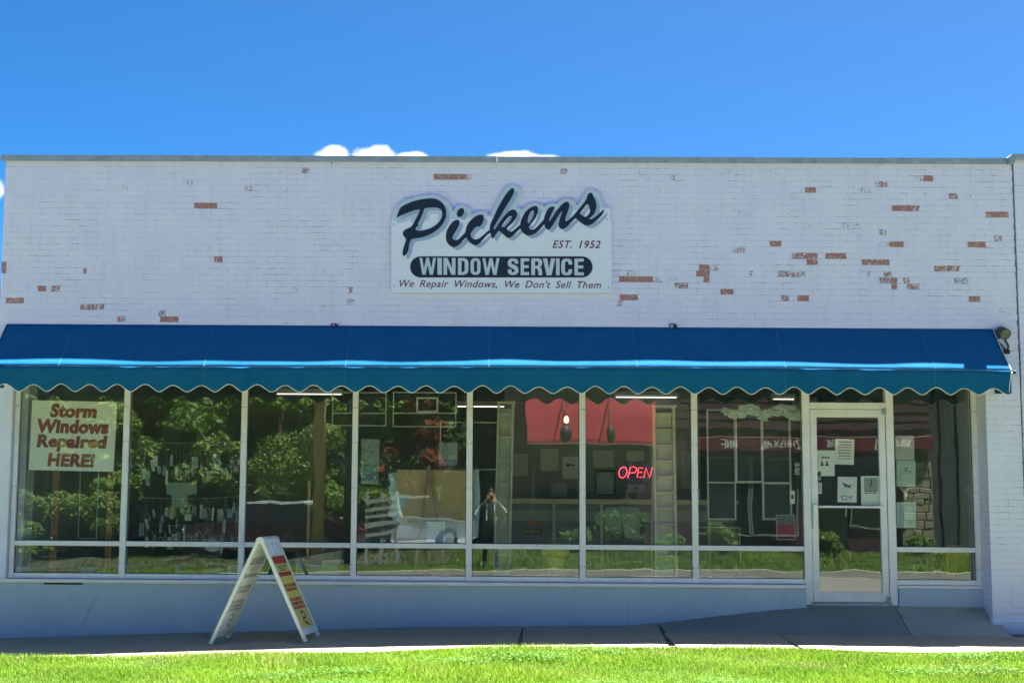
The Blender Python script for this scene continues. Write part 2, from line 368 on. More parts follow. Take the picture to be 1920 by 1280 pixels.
# pavement: a dirt bed with concrete slabs laid on it
xsw = sorted(set(list(np.linspace(-40, -8, 12))+list(np.linspace(-8, 1.4, 20))+list(np.linspace(1.45, 5.6, 40))+list(np.linspace(5.8, 40, 16))))
ysw = [WALK_EDGE+0.004, -1.2, -0.8, -0.62, -0.56, -0.5, -0.44, -0.38, -0.32, -0.26, -0.2, -0.14, -0.08, -0.03, 0.10]
walk = struct(sheet_grid(xsw, ysw, lambda x, y: walk_z(x, y)-0.016).build('pavement', M['joint'], smooth=True))
def slab(x0, x1, y0, y1, mat, skew=0.0, nm='slab'):
    """one slab with a rounded edge; skew shifts its street side sideways"""
    nx = max(3, int((x1-x0)/0.12)); ys = [y for y in np.linspace(y0, y1, max(3, int((y1-y0)/0.07)+2))]
    def pt(i, y):
        t = (y1-y)/(y1-y0+1e-9); x = x0+(x1-x0)*i/nx+skew*t
        return x, y
    mb = MB(); V = []
    for y in ys:
        for i in range(nx+1):
            x, yy = pt(i, y); e = 0.0 if 0 < i < nx and y not in (ys[0], ys[-1]) else -0.003
            V.append((x, yy, walk_z(x, yy)+e))
    n = nx+1; Fc = [(j*n+i, j*n+i+1, (j+1)*n+i+1, (j+1)*n+i) for j in range(len(ys)-1) for i in range(nx)]
    mb.add(V, Fc)
    ring = [i for i in range(n)]+[j*n+nx for j in range(1, len(ys))]+[(len(ys)-1)*n+i for i in range(nx-1, -1, -1)]+[j*n for j in range(len(ys)-2, 0, -1)]
    b = len(mb.v); mb.v += [(mb.v[i][0], mb.v[i][1], mb.v[i][2]-0.05) for i in ring]
    for a in range(len(ring)):
        c = (a+1) % len(ring); mb.f.append((ring[a], ring[c], b+c, b+a))
    return mb.build(nm, mat, walk, smooth=False)
sx = [P(-330,1200,-1.0)[0], P(-60,1200,-1.0)[0], P(205,1200,-1.0)[0], P(478,1200,-1.0)[0], P(725,1200,-1.0)[0], P(985,1190,-1.0)[0], P(1253,1190,-1.0)[0], P(1472,1190,-1.0)[0], P(1700,1190,-1.0)[0], P(1990,1190,-1.0)[0], P(2260,1190,-1.0)[0]]
sk = [0, 0, -0.05, -0.1, -0.12, -0.12, 0.0, 0.04, 0.10, 0.05, 0]
for i in range(len(sx)-1):
    y1 = -0.03 if i < 6 else -0.625
    a, b = sx[i]+0.003, sx[i+1]-0.003
    ns = slab(a, b, WALK_EDGE, y1, M['walk'], (sk[i]+sk[i+1])/2)
slab(sx[6]+0.006, P(1690,1150,-0.3)[0], -0.618, 0.02, M['walk2'], 0.03, 'apron_slab')
slab(P(1690,1150,-0.3)[0]+0.010, 5.50, -0.618, 0.02, M['walk3'], 0.03, 'apron_slab')

# ------------------------------------------------------------------ lawn
LAWN_END = -5.45
lx = np.linspace(-40, 40, 81); ly = np.linspace(LAWN_END, WALK_EDGE-0.002, 12)
struct(sheet_grid(list(lx), list(ly), lambda x, y: lawn_z(x, y)-0.02).build('lawn', M['soil'], smooth=True))
def blades(name, x0, x1, y0, y1, n, zf, h, w, mat, label, edge=True):
    x = rng.uniform(x0, x1, n); y = rng.uniform(y0, y1, n)
    if edge: y = y0+(y-y0)/(y1-y0)*(y1+np.clip(-x*0.04+0.02, 0, 0.2)-y0)
    if edge:                                   # ragged tufts leaning over the pavement edge
        m_ = int(n*0.035); x[:m_] = rng.uniform(x0, x1, m_); lump = 0.5+0.5*np.sin(x[:m_]*2.3)*np.sin(x[:m_]*0.9+1.0)
        y[:m_] = WALK_EDGE-0.03+np.abs(rng.normal(0, 0.03, m_))*(0.3+1.4*lump*(x[:m_] < 3.0))+np.clip(-x[:m_]-1.5, 0, 4)*0.012
    z = np.array([zf(a, b) for a, b in zip(x, y)])-0.015
    patch = 0.72+0.5*np.sin(x*1.7+np.sin(y*2.2)*1.3)*np.sin(y*2.6+x*0.7)
    hh = h*patch*rng.uniform(0.55, 1.35, n); ww = w*rng.uniform(0.7, 1.3, n)
    a = rng.uniform(0, 2*np.pi, n); lean = rng.uniform(0.1, 0.75, n); la = rng.uniform(0, 2*np.pi, n)
    dx, dy = np.cos(a)*ww/2, np.sin(a)*ww/2
    bx, by = np.cos(la)*lean*hh, np.sin(la)*lean*hh
    V = np.empty((n, 5, 3)); 
    V[:,0] = np.stack([x-dx, y-dy, z], 1); V[:,1] = np.stack([x+dx, y+dy, z], 1)
    V[:,2] = np.stack([x+dx*0.8+bx*0.35, y+dy*0.8+by*0.35, z+hh*0.6], 1); V[:,3] = np.stack([x-dx*0.8+bx*0.35, y-dy*0.8+by*0.35, z+hh*0.6], 1)
    V[:,4] = np.stack([x+bx, y+by, z+hh], 1)
    return bulk(name, V.reshape(-1, 3), n, 5, [(0,1,2,3), (3,2,4)], mat, label)
def bulk(name, V, n, k, faces, mat, label=None, parent=None):
    me = bpy.data.meshes.new(name); me.vertices.add(len(V)); me.vertices.foreach_set('co', V.astype(np.float32).ravel())
    base = (np.arange(n)*k)[:, None]; loops = np.concatenate([base+np.array(f)[None] for f in faces], 1).ravel()
    cnt = np.tile([len(f) for f in faces], n); st = np.concatenate([[0], np.cumsum(cnt)[:-1]])
    me.loops.add(len(loops)); me.loops.foreach_set('vertex_index', loops.astype(np.int32))
    me.polygons.add(len(cnt)); me.polygons.foreach_set('loop_start', st.astype(np.int32)); me.polygons.foreach_set('loop_total', cnt.astype(np.int32))
    me.update(calc_edges=True); me.materials.append(mat)
    o = link(name, me, parent)
    if label: o['kind'] = 'stuff'; o['label'] = label; o['category'] = 'grass'
    return o
blades('lawn_grass', -6.2, 6.6, LAWN_END, WALK_EDGE-0.005, 230000, lawn_z, 0.058, 0.0065, M['grass'], 'bright sunlit green lawn grass in front of the pavement')

k = NT('clover_leaves'); g_ = k.n('ShaderNodeNewGeometry'); M['clover'] = k.bsdf(k.mix(g_.outputs['Random Per Island'], (0.05, 0.16, 0.02), (0.12, 0.27, 0.04)), 0.5, 0.3, trans=0.3)
nw = 9000; wx = np.concatenate([rng.normal(c, 0.22, nw//18) for c in rng.uniform(-6, 6, 18)]); wy = np.concatenate([rng.normal(c, 0.13, nw//18) for c in rng.uniform(-4.6, -1.95, 18)]); ok = wy < WALK_EDGE-0.03; wx, wy = wx[ok], wy[ok]; nw = len(wx)
wz = np.array([lawn_z(a, b) for a, b in zip(wx, wy)])+rng.uniform(0.015, 0.06, nw); an = rng.uniform(0, 6.28, nw); sz = rng.uniform(0.006, 0.014, nw); tl = rng.uniform(-0.5, 0.5, nw)
ca, sa = np.cos(an)*sz, np.sin(an)*sz; V = np.stack([np.stack([wx-ca, wy-sa, wz-tl*sz], 1), np.stack([wx+sa, wy-ca, wz], 1), np.stack([wx+ca, wy+sa, wz+tl*sz], 1), np.stack([wx-sa, wy+ca, wz], 1)], 1).reshape(-1, 3)
bulk('clover', V, nw, 4, [(0,1,2,3)], M['clover'], 'darker clover leaves growing in clumps through the lawn')
# road, kerbs, far verge
ROAD0, ROAD1 = -5.60, -15.05
def road_z(x, y): return base_z(x)*0.8-0.24-0.02*abs((y+10.3)/4.7)**2
struct(sheet_grid(list(np.linspace(-60, 60, 61)), list(np.linspace(ROAD1, ROAD0, 9)), road_z).build('road', M['asphalt'], smooth=True))
for y0, y1 in ((ROAD0, LAWN_END), (ROAD1-0.15, ROAD1)):
    mb = MB(); xs = np.linspace(-60, 60, 61)
    for a, b in zip(xs[:-1], xs[1:]):
        za, zb = road_z(a, -5.6), road_z(b, -5.6)
        mb.add([(a+0.004,y0,za-0.1),(b-0.004,y0,zb-0.1),(b-0.004,y1,zb-0.1),(a+0.004,y1,za-0.1),(a+0.004,y0,za+0.13),(b-0.004,y0,zb+0.13),(b-0.004,y1,zb+0.13),(a+0.004,y1,za+0.13)], [(4,5,6,7),(0,1,5,4),(2,3,7,6),(1,2,6,5),(3,0,4,7)])
    struct(mb.build('kerb', M['walk3']))
def verge_z(x, y): return base_z(x)*0.8-0.13+0.012*(-y-15.2)
struct(sheet_grid(list(np.linspace(-60, 60, 61)), list(np.linspace(-75, ROAD1-0.15, 20)), lambda x, y: verge_z(x, y)-0.01).build('verge', M['soil'], smooth=True))
k = NT('verge_grass_blades'); g_ = k.n('ShaderNodeNewGeometry'); c = k.mix(g_.outputs['Random Per Island'], (0.07, 0.13, 0.018), (0.17, 0.24, 0.04))
c = k.mix(k.rng(k.noise(0.9, 5.0, 0.65, 'W'), 0.45, 0.7), c, (0.20, 0.20, 0.08)); M['verge_grass'] = k.bsdf(c, 0.6, 0.2, trans=0.3)
blades('verge_grass', -16, 18, -23.5, -15.25, 60000, verge_z, 0.09, 0.02, M['verge_grass'], 'grass of the verge across the street, seen mirrored in the shop glass', edge=False)

# ------------------------------------------------------------------ the shop building
BW = -0.32                                   # front face of the brickwork; the glazing stands at y = 0
XL, XR = -5.485, 5.80
WALL_TOP = 5.19; CH = 0.0677
FLOOR = 0.325
shop = thing('shop_building', 'long low shop of peeling white-painted brick with aluminium shop windows', 'building', (0, 0, 0))
mb = MB(); mb.box(XL+0.004, XR-0.004, BW+0.0020, 0.10, 3.02, WALL_TOP)
front = mb.build('front_wall', M['mortar'], shop)
mb = MB(); mb.box(5.423, XR-0.004, BW+0.0020, 0.12, -0.3, 3.015)
pilaster = mb.build('pilaster', M['mortar'], shop)
mb = MB(); mb.box(XR+0.012, 6.34, BW-0.0166, 0.12, -0.3, WALL_TOP+0.02)
pier = mb.build('end_pier', M['mortar'], shop)

PEEL = [  # x0, x1, y of the bare patch in the photograph, how much of the paint is gone
 (363,407,391,1),(459,476,357,.55),(226,239,356,.6),(403,416,481,.9),(0,13,492,1),(0,11,512,1),(155,164,513,.9),(71,87,536,1),(94,113,536,.75),(10,46,558,.85),(148,195,575,.75),
 (238,268,563,.45),(298,336,597,.95),(294,312,587,.7),(218,237,599,.75),(8,60,535,.4),(180,195,481,.45),(252,300,482,.4),(565,579,322,.75),(815,846,334,1),(849,874,334,.95),(874,890,334,.55),
 (1508,1531,360,1),(1614,1632,358,.6),(1638,1664,350,.75),(1714,1734,337,.6),(1731,1749,335,1),(1777,1796,370,.85),(1812,1821,370,.5),(1673,1708,394,1),(1708,1726,394,.8),(1850,1876,406,1),(1878,1891,402,.9),
 (1578,1613,419,.55),(1476,1496,403,.5),(1648,1663,438,.7),(1442,1467,453,1),(1648,1668,454,.5),(1668,1695,454,1),(1812,1848,454,.95),(1865,1878,451,.7),(1485,1533,477,.8),(1548,1589,477,1),(1514,1531,488,.9),
 (1616,1636,490,.9),(1640,1667,489,.95),(1753,1800,501,.8),(1458,1509,513,.7),(1623,1634,512,.6),(1655,1674,513,.7),(1650,1684,524,.85),(1694,1704,524,.7),(1790,1816,526,.65),(1698,1725,538,.75),(1672,1683,537,.8),
 (1462,1482,558,.85),(1495,1515,558,1),(1818,1837,556,.95),(1818,1837,566,.95),(1162,1222,521,1),(1176,1197,510,.6),(1147,1166,517,.5),(1309,1329,498,.9),(1307,1329,508,1),(1319,1332,521,.95),(1328,1350,500,.6),
 (1224,1240,522,.6),(1249,1274,522,.5),(1263,1292,532,.75),(1350,1378,546,.95),(1162,1194,556,1),(1156,1170,566,.7),(1374,1397,469,.65),(1406,1413,510,.8),(1255,1272,338,.6),(1374,1414,397,.45),(1195,1216,324,.45),
 (1050,1066,324,.6),(548,560,540,.5),(655,664,540,.7),(650,664,567,.6),(1120,1180,341,.3),(950,985,312,.35),(1790,1830,341,.25),(120,170,330,.35),(205,255,350,.3),(400,412,398,.35),(1130,1138,512,.5)]
_pr = random.Random(77)
for _i in range(58):
    _x = _pr.choice((_pr.uniform(20, 720), _pr.uniform(1160, 1880), _pr.uniform(1160, 1880))); PEEL.append((_x, _x+_pr.uniform(10, 34), _pr.choice((_pr.uniform(308, 350), _pr.uniform(310, 600))), _pr.uniform(0.28, 0.5)))
rows = {}
for (a, b, y, s) in PEEL:
    q0, q1 = P(a, y, BW), P(b, y, BW)
    r = int((WALL_TOP-q0[2])/CH); rows.setdefault(r, []).append((q0[0], q1[0], s))
def peel_at(r, x):
    v = 0.0
    for (a, b, s) in rows.get(r, ()):
        if a-0.004 <= x <= b+0.004: v = max(v, s)
    return v
def brick_geo(L, H, D, nseg=1, pv=None):
    """painted brick: front face at y=0 local, chamfered arrises, body going back D; origin at the front centre"""
    c = 0.0014; xs = np.linspace(-L/2+c, L/2-c, nseg+1); V = []; n = nseg+1
    V += [(x, 0, -H/2+c) for x in xs]+[(x, 0, H/2-c) for x in xs]
    V += [(-L/2, c, -H/2), (L/2, c, -H/2), (L/2, c, H/2), (-L/2, c, H/2), (-L/2, D, -H/2), (L/2, D, -H/2), (L/2, D, H/2), (-L/2, D, H/2)]
    b = 2*n; Fc = [(i, i+1, n+i+1, n+i) for i in range(nseg)]
    Fc += [(b, b+1)+tuple(range(nseg, -1, -1)), (b+3, )+tuple(range(n, 2*n))+(b+2,), (b, 0, n, b+3), (nseg, b+1, b+2, 2*n-1)]
    Fc += [(b+4, b+5, b+1, b), (b+5, b+6, b+2, b+1), (b+6, b+7, b+3, b+2), (b+7, b+4, b, b+3)]
    pe = None
    if pv is not None: pe = [v*random.uniform(0.72, 1.15) for v in pv]+[v*random.uniform(0.72, 1.15) for v in pv]+[pv[0], pv[-1], pv[-1], pv[0]]*2
    return V, Fc, pe
shared = {}
def put_brick(parent, x0, x1, zc, y, D, pv=None, nseg=1):
    L = x1-x0; H = CH-0.0034; key = (round(L, 4), round(D, 3))
    if pv is None and key in shared: me = shared[key]
    else:
        V, Fc, pe = brick_geo(L, H, D, nseg, pv); me = bpy.data.meshes.new('brick'); me.from_pydata(V, [], Fc); me.materials.append(M['brick'])
        if pe: a = me.attributes.new('peel', 'FLOAT', 'POINT'); a.data.foreach_set('value', pe)
        else: shared[key] = me
    o = bpy.data.objects.new('brick', me); COL.objects.link(o); o.parent = parent
    o.location = ((x0+x1)/2, y, zc); o.rotation_euler = (random.gauss(0, 0.007), 0, random.gauss(0, 0.0015)); return o
todo = []                                     # every brick of the front: (priority, row, x0, x1, z, y, depth, parent)
LB, JT = 0.2108, 0.0019
for r in range(31):
    zc = WALL_TOP-CH*(r+0.5); x = XL-(LB+JT)*(0.5 if r % 2 else 0.0)
    while x < XR-0.01:
        a, b = max(x, XL), min(x+LB, XR)
        if b-a > 0.03: todo.append([0, r, a, b, zc, BW, 0.012, front])
        x += LB+JT
for r in range(31, 77):
    zc = WALL_TOP-CH*(r+0.5)
    if zc < 0.0: break
    cuts = [5.42, 5.42+LB, XR] if r % 2 else [5.42, 5.42+LB*0.5, XR]
    for i in range(2):
        todo.append([0, r, cuts[i]+(JT/2 if i else 0), cuts[i+1]-(JT/2 if i == 0 else 0), zc, BW, 0.30 if i == 0 else 0.012, pilaster])
for t in todo:
    xs = np.linspace(t[2], t[3], 9); pv = [peel_at(t[1], x) for x in xs] if t[7] is front else [0]*9
    mx = max(pv); d = math.hypot((t[2]+t[3])/2, CAM_Y, ) + abs(t[4]-CAM_Z)*0.3
    hid = t[4] > 3.30 or t[7] is pilaster and t[4] < 2.75
    behind_sign = -1.12 < t[2] and t[3] < 1.32 and 3.72 < t[4] < 4.5
    t[0] = (3 if mx > 0 else 0)+(2 if t[7] is pilaster and hid else 0)+(1 if hid and not behind_sign else -5)-d*0.01+(0.15 if t[2] > 1.3 else 0)
    t.append(pv if mx > 0 else None)
todo.sort(key=lambda t: -t[0])
rest = {}
for i, t in enumerate(todo):
    y = t[5]+max(-0.001, min(0.0008, random.gauss(0, 0.0006)))
    if i < 300: put_brick(t[7], t[2], t[3], t[4], y, t[6], t[8], 8 if t[8] else 1)
    else:
        V, Fc, pe = brick_geo(t[3]-t[2], CH-0.0034, t[6]); R_ = Matrix.Rotation(random.gauss(0, 0.007), 3, 'X')
        rest.setdefault(t[7].name, (t[7], MB()))[1].add([R_ @ Vector(v)+Vector(((t[2]+t[3])/2, y, t[4])) for v in V], Fc)
for par, mb in rest.values(): mb.build('bricks', M['brick'], par, kind='stuff', fix=False)
mb = MB()
for r in range(-1, 77):
    zc = WALL_TOP-CH*(r+0.5)+0.02
    cuts = [XR+0.010, XR+0.010+LB, 6.34] if r % 2 else [XR+0.010, XR+0.010+LB/2, 6.34]
    for i in range(2):
        V, Fc, pe = brick_geo(cuts[i+1]-cuts[i]-JT, CH-0.0034, 0.02); mb.add([Vector(v)+Vector(((cuts[i]+cuts[i+1])/2, BW-0.02, zc)) for v in V], Fc)
mb.build('bricks', M['brick'], pier, kind='stuff', fix=False)
# rendered foot of the pilaster
mb = MB(); mb.bbox(5.405, 5.803, BW-0.022, 0.0, -0.2, 0.19, 0.02); mb.build('pilaster_foot', M['stucco'], pilaster)
# coping
cx = [XL-0.045]+[P(px, 300, BW-0.04)[0] for px in (228, 484, 932, 1412, 1664)]+[5.735]
for a, b in zip(cx[:-1], cx[1:]):
    mb = MB(); dz = random.uniform(-0.002, 0.002); pr = [(BW-0.042, 5.176), (BW-0.042, 5.246+dz), (0.16, 5.232+dz), (0.16, 5.176), (0.14, 5.192), (BW-0.032, 5.192)]
    mb.prism([(a+0.0015, y, z) for y, z in pr], (0,0,0), (b-a-0.003, 0, 0)); mb.build('coping', M['coping'], shop)
mb = MB(); pr = [(5.738, 5.178), (5.742, 5.252), (5.775, 5.284), (5.98, 5.284), (5.98, 5.2285), (5.81, 5.2285), (5.796, 5.178)]
mb.prism([(x, BW-0.088, z) for x, z in pr], (0,0,0), (0, 0.54, 0)); mb.build('coping', M['coping'], shop)
# carcass
mb = MB(); mb.box(XL+0.02, XR, 0.105, 11.8, 4.55, 4.75); mb.build('roof', M['coping'], shop)
mb = MB(); mb.box(XL+0.02, XL+0.22, 0.12, 12.0, -0.6, 5.15); mb.build('side_wall', M['stucco'], shop)
mb = MB(); mb.box(XR+0.02, XR+0.30, 0.13, 12.0, -0.6, 5.15); mb.build('side_wall', M['stucco'], shop)
mb = MB(); mb.box(XL+0.02, XR+0.3, 12.005, 12.2, -0.6, 5.15); mb.build('rear_wall', M['stucco'], shop)
mb = MB(); mb.box(6.345, 14, BW+0.01, 12.0, -0.6, 5.209); mb.build('unseen_wing', M['stucco'], shop)  # unseen; height and front shaped so the pavement shadow carries on
mb = MB(); mb.bbox(5.983, 14.02, BW-0.05, 0.16, 5.2115, 5.246, 0.004); mb.build('coping', M['coping'], shop)
M['in_dark'] = plain('interior_dark_wall', (0.24, 0.27, 0.28), 0.8, 0.15, 1.5)
M['in_ceil'] = plain('interior_ceiling', (0.22, 0.22, 0.21), 0.8, 0.1, 1.0)
M['in_floor'] = plain('interior_floor', (0.26, 0.24, 0.20), 0.5, 0.2, 2.0)
mb = MB(); mb.box(XL+0.221, XR-0.02, 0.13, 12.0, 0.1, FLOOR); mb.build('floor', M['in_floor'], shop)
mb = MB(); mb.box(XL+0.221, XR-0.02, 0.13, 12.0, 3.18, 3.28); mb.build('ceiling', M['in_ceil'], shop)
mb = MB(); mb.box(XL+0.222, XR-0.021, 8.0, 8.15, FLOOR+0.001, 3.179); mb.build('back_wall', M['in_dark'], shop)
mb = MB(); mb.box(5.50, XR-0.022, 0.131, 7.99, FLOOR+0.001, 3.179); mb.build('inner_wall', M['in_dark'], shop)
mb = MB(); mb.box(XL+0.223, -5.17, 0.131, 7.99, FLOOR+0.001, 3.179); mb.build('inner_wall', M['in_dark'], shop)

# knee wall, sill, smooth left pilaster
Z_SILL = 0.527
KX1 = 3.475
mb = MB(); V = []; n = 120
xs = np.linspace(-5.75, KX1, n)
top = [(x, -0.075, Z_SILL-0.042) for x in xs]; bot = [(x, -0.075-0.004*math.sin(x*2.1), walk_z(x, -0.08)-0.045) for x in xs]
mb.add(top+bot+[(x, 0.12, Z_SILL-0.042) for x in xs]+[(x, 0.12, -0.6) for x in xs],
       [(i, i+1, n+i+1, n+i) for i in range(n-1)]+[(2*n+i, 2*n+i+1, i+1, i) for i in range(n-1)]+[(n+i, n+i+1, 3*n+i+1, 3*n+i) for i in range(n-1)]+[(3*n+i, 3*n+i+1, 2*n+i+1, 2*n+i) for i in range(n-1)]+[(0, n, 3*n, 2*n), (n-1, 2*n-1, 4*n-1, 3*n-1)])
knee = mb.build('knee_wall', M['knee'], shop)
mb = MB(); mb.bbox(P(81,1093,-.1)[0], P(154,1096,-.1)[0], -0.0775, -0.06, Z_SILL-0.064, Z_SILL-0.043, 0.002); mb.build('broken_gap', M['dark'], knee)
mb = MB(); mb.bbox(4.50, 5.418, -0.045, 0.10, FLOOR-0.05, Z_SILL-0.035, 0.004); mb.build('knee_wall', M['knee'], shop)
mb = MB(); mb.bbox(4.49, 5.418, -0.052, 0.10, Z_SILL-0.034, Z_SILL-0.003, 0.003); mb.build('sill', M['alu'], shop)
for a, b in ((-5.50, -2.9), (-2.898, 0.4), (0.402, 3.47)):
    mb = MB(); mb.bbox(a, b, -0.105, 0.06, Z_SILL-0.041, Z_SILL-0.003, 0.004); mb.build('sill', M['alu'], shop)
mb = MB(); mb.bbox(-5.80, -5.368, -0.10, 0.11, Z_SILL-0.002, 3.015, 0.006); mb.build('pilaster', M['stucco'], shop)
mb = MB(); mb.box(-5.36, 5.41, 0.0, 0.11, 2.80, 3.012); mb.build('window_header', M['alu'], shop)

# aluminium shop front
MX = [-5.335, -4.096, -2.770, -1.520, -0.237, 1.025, 2.273, 3.517, 4.447, 5.388]
MW = [0.055, 0.068, 0.066, 0.064, 0.068, 0.068, 0.068, 0.085, 0.085, 0.06]
M['screw'] = plain('screw_head', (0.12, 0.12, 0.12), 0.5)
for i, (x, w) in enumerate(zip(MX, MW)):
    z0 = FLOOR-0.02 if i in (7, 8) else Z_SILL
    mb = MB(); mb.bbox(x-w/2, x+w/2, -0.036, 0.066, z0, 2.799, 0.004); o = mb.build('mullion', M['alu'], shop)
    if i not in (7, 8):
        s = MB()
        for z in (0.70, 1.55, 2.05):
            for sx_ in (-0.3, 0.3): s.bbox(x+sx_*w-0.005, x+sx_*w+0.005, -0.0395, -0.035, z-0.005, z+0.005, 0.001)
        s.build('screws', M['screw'], o)
        s = MB(); s.box(x-w/2-0.001, x+w/2+0.001, -0.037, -0.02, 2.44, 2.444); s.build('splice', M['dark'], o)
RAILS = [(Z_SILL, 0.585), (0.886, 0.942)]
for i in range(9):
    if i == 7: continue
    a, b = MX[i]+MW[i]/2+0.0005, MX[i+1]-MW[i+1]/2-0.0005
    for j, (z0, z1) in enumerate(RAILS):
        mb = MB(); mb.bbox(a, b, -0.030, 0.062, z0+0.001, z1, 0.004); mb.build('rail', M['alu'], shop)
    for z0, z1 in ((0.585, 0.886), (0.942, 2.80)):
        mb = MB(); tlt = random.uniform(-0.0007, 0.0007)
        mb.box(a-0.01, b+0.01, 0.012, 0.018, z0-0.01, z1+0.01); o = mb.build('pane', M['glass'], shop)
        g = MB(); t = 0.006
        for bb in ((a, a+t, z0, z1), (b-t, b, z0, z1), (a+t, b-t, z0, z0+t)): g.box(bb[0], bb[1], 0.004, 0.011, bb[2], bb[3])
        g.build('gasket', M['dark'], o)
# door
a, b = MX[7]+MW[7]/2, MX[8]-MW[8]/2
mb = MB(); mb.bbox(a+0.0005, b-0.0005, -0.034, 0.064, 2.462, 2.535, 0.004); mb.build('transom_bar', M['alu'], shop)
mb = MB(); mb.box(a-0.01, b+0.01, 0.012, 0.018, 2.53, 2.81); mb.build('pane', M['glass'], shop)
mb = MB(); mb.bbox(a-0.02, b+0.02, -0.05, 0.07, FLOOR-0.03, FLOOR+0.008, 0.004); mb.build('threshold', M['coping'], shop)
DZ0, DZ1 = FLOOR+0.012, 2.456
a += 0.006; b -= 0.006
mb = MB(); sw = 0.072
for (x0, x1, z0, z1) in ((a, a+sw, DZ0, DZ1), (b-sw, b, DZ0, DZ1), (a+sw+.0004, b-sw-.0004, DZ1-0.085, DZ1), (a+sw+.0004, b-sw-.0004, DZ0, DZ0+0.108)): mb.bbox(x0, x1, -0.022, 0.024, z0, z1, 0.003)
door = mb.build('door', M['alu'], shop)
mb = MB(); mb.box(a+sw-0.01, b-sw+0.01, 0.0, 0.006, DZ0+0.10, DZ1-0.077); mb.build('pane', M['glass'], door)
mb = MB(); q = P(1526, 948, -0.06); mb.bbox(q[0]-0.012, q[0]+0.042, -0.075, -0.024, P(1524,990,-.06)[2], P(1524,945,-.06)[2], 0.008); mb.build('pull_handle', M['piping'], door, smooth=False)
mb = MB(); z = P(1590, 950, -0.03)[2]; mb.bbox(a+sw-0.004, b-sw+0.03, -0.046, -0.0225, z-0.011, z+0.014, 0.004); mb.build('push_bar', M['alu'], door)
mb = MB(); q = P(1519, 923, -0.03); mb.tube([(q[0], -0.032, q[2]), (q[0], -0.0215, q[2])], 0.016, 14); lk = mb.build('lock', M['coping'], door, smooth=False)
mb = MB(); mb.box(q[0]-0.002, q[0]+0.002, -0.034, -0.0318, q[2]-0.007, q[2]+0.007); mb.build('keyhole', M['dark'], lk)
for z in (DZ1-0.02, DZ0+0.03):
    mb = MB(); mb.bbox(b-0.035, b+0.012, -0.044, -0.0365, z-0.035, z+0.035, 0.003); mb.tube([(b-0.006, -0.046, z-0.03), (b-0.006, -0.046, z+0.03)], 0.008, 8); mb.build('hinge', M['coping'], door)

# ------------------------------------------------------------------ awning
AX0, AX1 = -5.395, 5.515
LIP_Y, LIP_Z, TOP_Y, TOP_Z = -0.862, 2.832, BW-0.018, 3.332
aw = thing('awning', 'long blue fabric awning with scalloped valance over the shop windows', 'awning', (0, BW, 3.3))
nx, nz = 240, 12
def wav(x): return 0.5+0.5*math.cos((x-0.1)*2*math.pi/1.55)
def canopy_pt(x, t):
    sag = math.sin(math.pi*t)*0.010*(1-wav(x))
    lump = 0.010*math.sin(x*0.9+0.4)+0.006*math.sin(x*2.7+1.2)+0.010*wav(x)**2+0.003*math.sin(x*7.3)-0.006
    y = TOP_Y+(LIP_Y-TOP_Y)*t - lump*t**3; z = TOP_Z+(LIP_Z-TOP_Z)*t
    z += 0.010*t*math.sin(x*0.5+0.5)
    return (x, y+sag*0.6, z-sag*0.8)
mb = MB(); xs = np.linspace(AX0, AX1, nx+1); ts = np.linspace(0, 1, nz+1)
mb.add([canopy_pt(x, t) for t in ts for x in xs], [(j*(nx+1)+i, j*(nx+1)+i+1, (j+1)*(nx+1)+i+1, (j+1)*(nx+1)+i) for j in range(nz) for i in range(nx)])
can = mb.build('canopy', M['awning'], aw, smooth=True)
sm = can.modifiers.new('cloth', 'SOLIDIFY'); sm.thickness = 0.0025; sm.offset = -1
PER = 0.3008
XS0 = P(62, 714, -0.85)[0]                    # a crest of the scallop edge
def scallop(x):
    f = ((x-XS0)/PER) % 1.0
    return 0.5+0.5*math.cos(2*math.pi*f) if True else 0
def val_bot(x): return 2.556+0.006*math.sin(1.7*math.floor((x-XS0)/PER+0.5)**2)*scallop(x)+0.076*scallop(x)**0.85+0.022*(abs(x)/5.5)**2*(-1 if x > 0 else 1)*-1*0.6
def val_y(x, t): return LIP_Y+0.004+0.020*t+t*(0.010*math.sin(x*2*math.pi/0.62+1.0)+0.006*math.sin(x*5.3))
nv = 720; xs = np.linspace(AX0, AX1, nv+1); mb = MB(); kz = 5; V = []
for j in range(kz+1):
    t = j/kz
    for x in xs:
        top = canopy_pt(x, 1.0); V.append((x, val_y(x, t)+(top[1]-LIP_Y)*(1-t)-0.001 if j else top[1]-0.0005, top[2]-0.004+(val_bot(x)-top[2]+0.004)*t))
mb.add(V, [(j*(nv+1)+i, j*(nv+1)+i+1, (j+1)*(nv+1)+i+1, (j+1)*(nv+1)+i) for j in range(kz) for i in range(nv)])
va = mb.build('valance', M['awning'], aw, smooth=True); sm = va.modifiers.new('cloth', 'SOLIDIFY'); sm.thickness = 0.002; sm.offset = 0
mb = MB(); mb.tube([(x, val_y(x, 1)-0.001, val_bot(x)) for x in xs[::2]], 0.0042, 6); mb.build('piping', M['piping'], va, smooth=True)
for x in (AX0, AX1):                          # end gussets with their own piping
    mb = MB(); s = 1 if x > 0 else -1
    pts = [(x, TOP_Y, TOP_Z), canopy_pt(x, 0.5), (x, canopy_pt(x, 1)[1], canopy_pt(x, 1)[2]), (x-0.03*s, val_y(x, 1), val_bot(x)+0.01), (x-0.03*s, BW-0.3, 2.60), (x, TOP_Y, 2.62)]
    mb.prism(pts, (0,0,0), (-0.003*s, 0, 0)); g = mb.build('end_panel', M['awning'], aw)
    mb = MB(); mb.tube([(q[0]+0.002*s, q[1]-0.003, q[2]+0.003) for q in pts[:4]], 0.0038, 6); mb.build('piping', M['piping'], g)
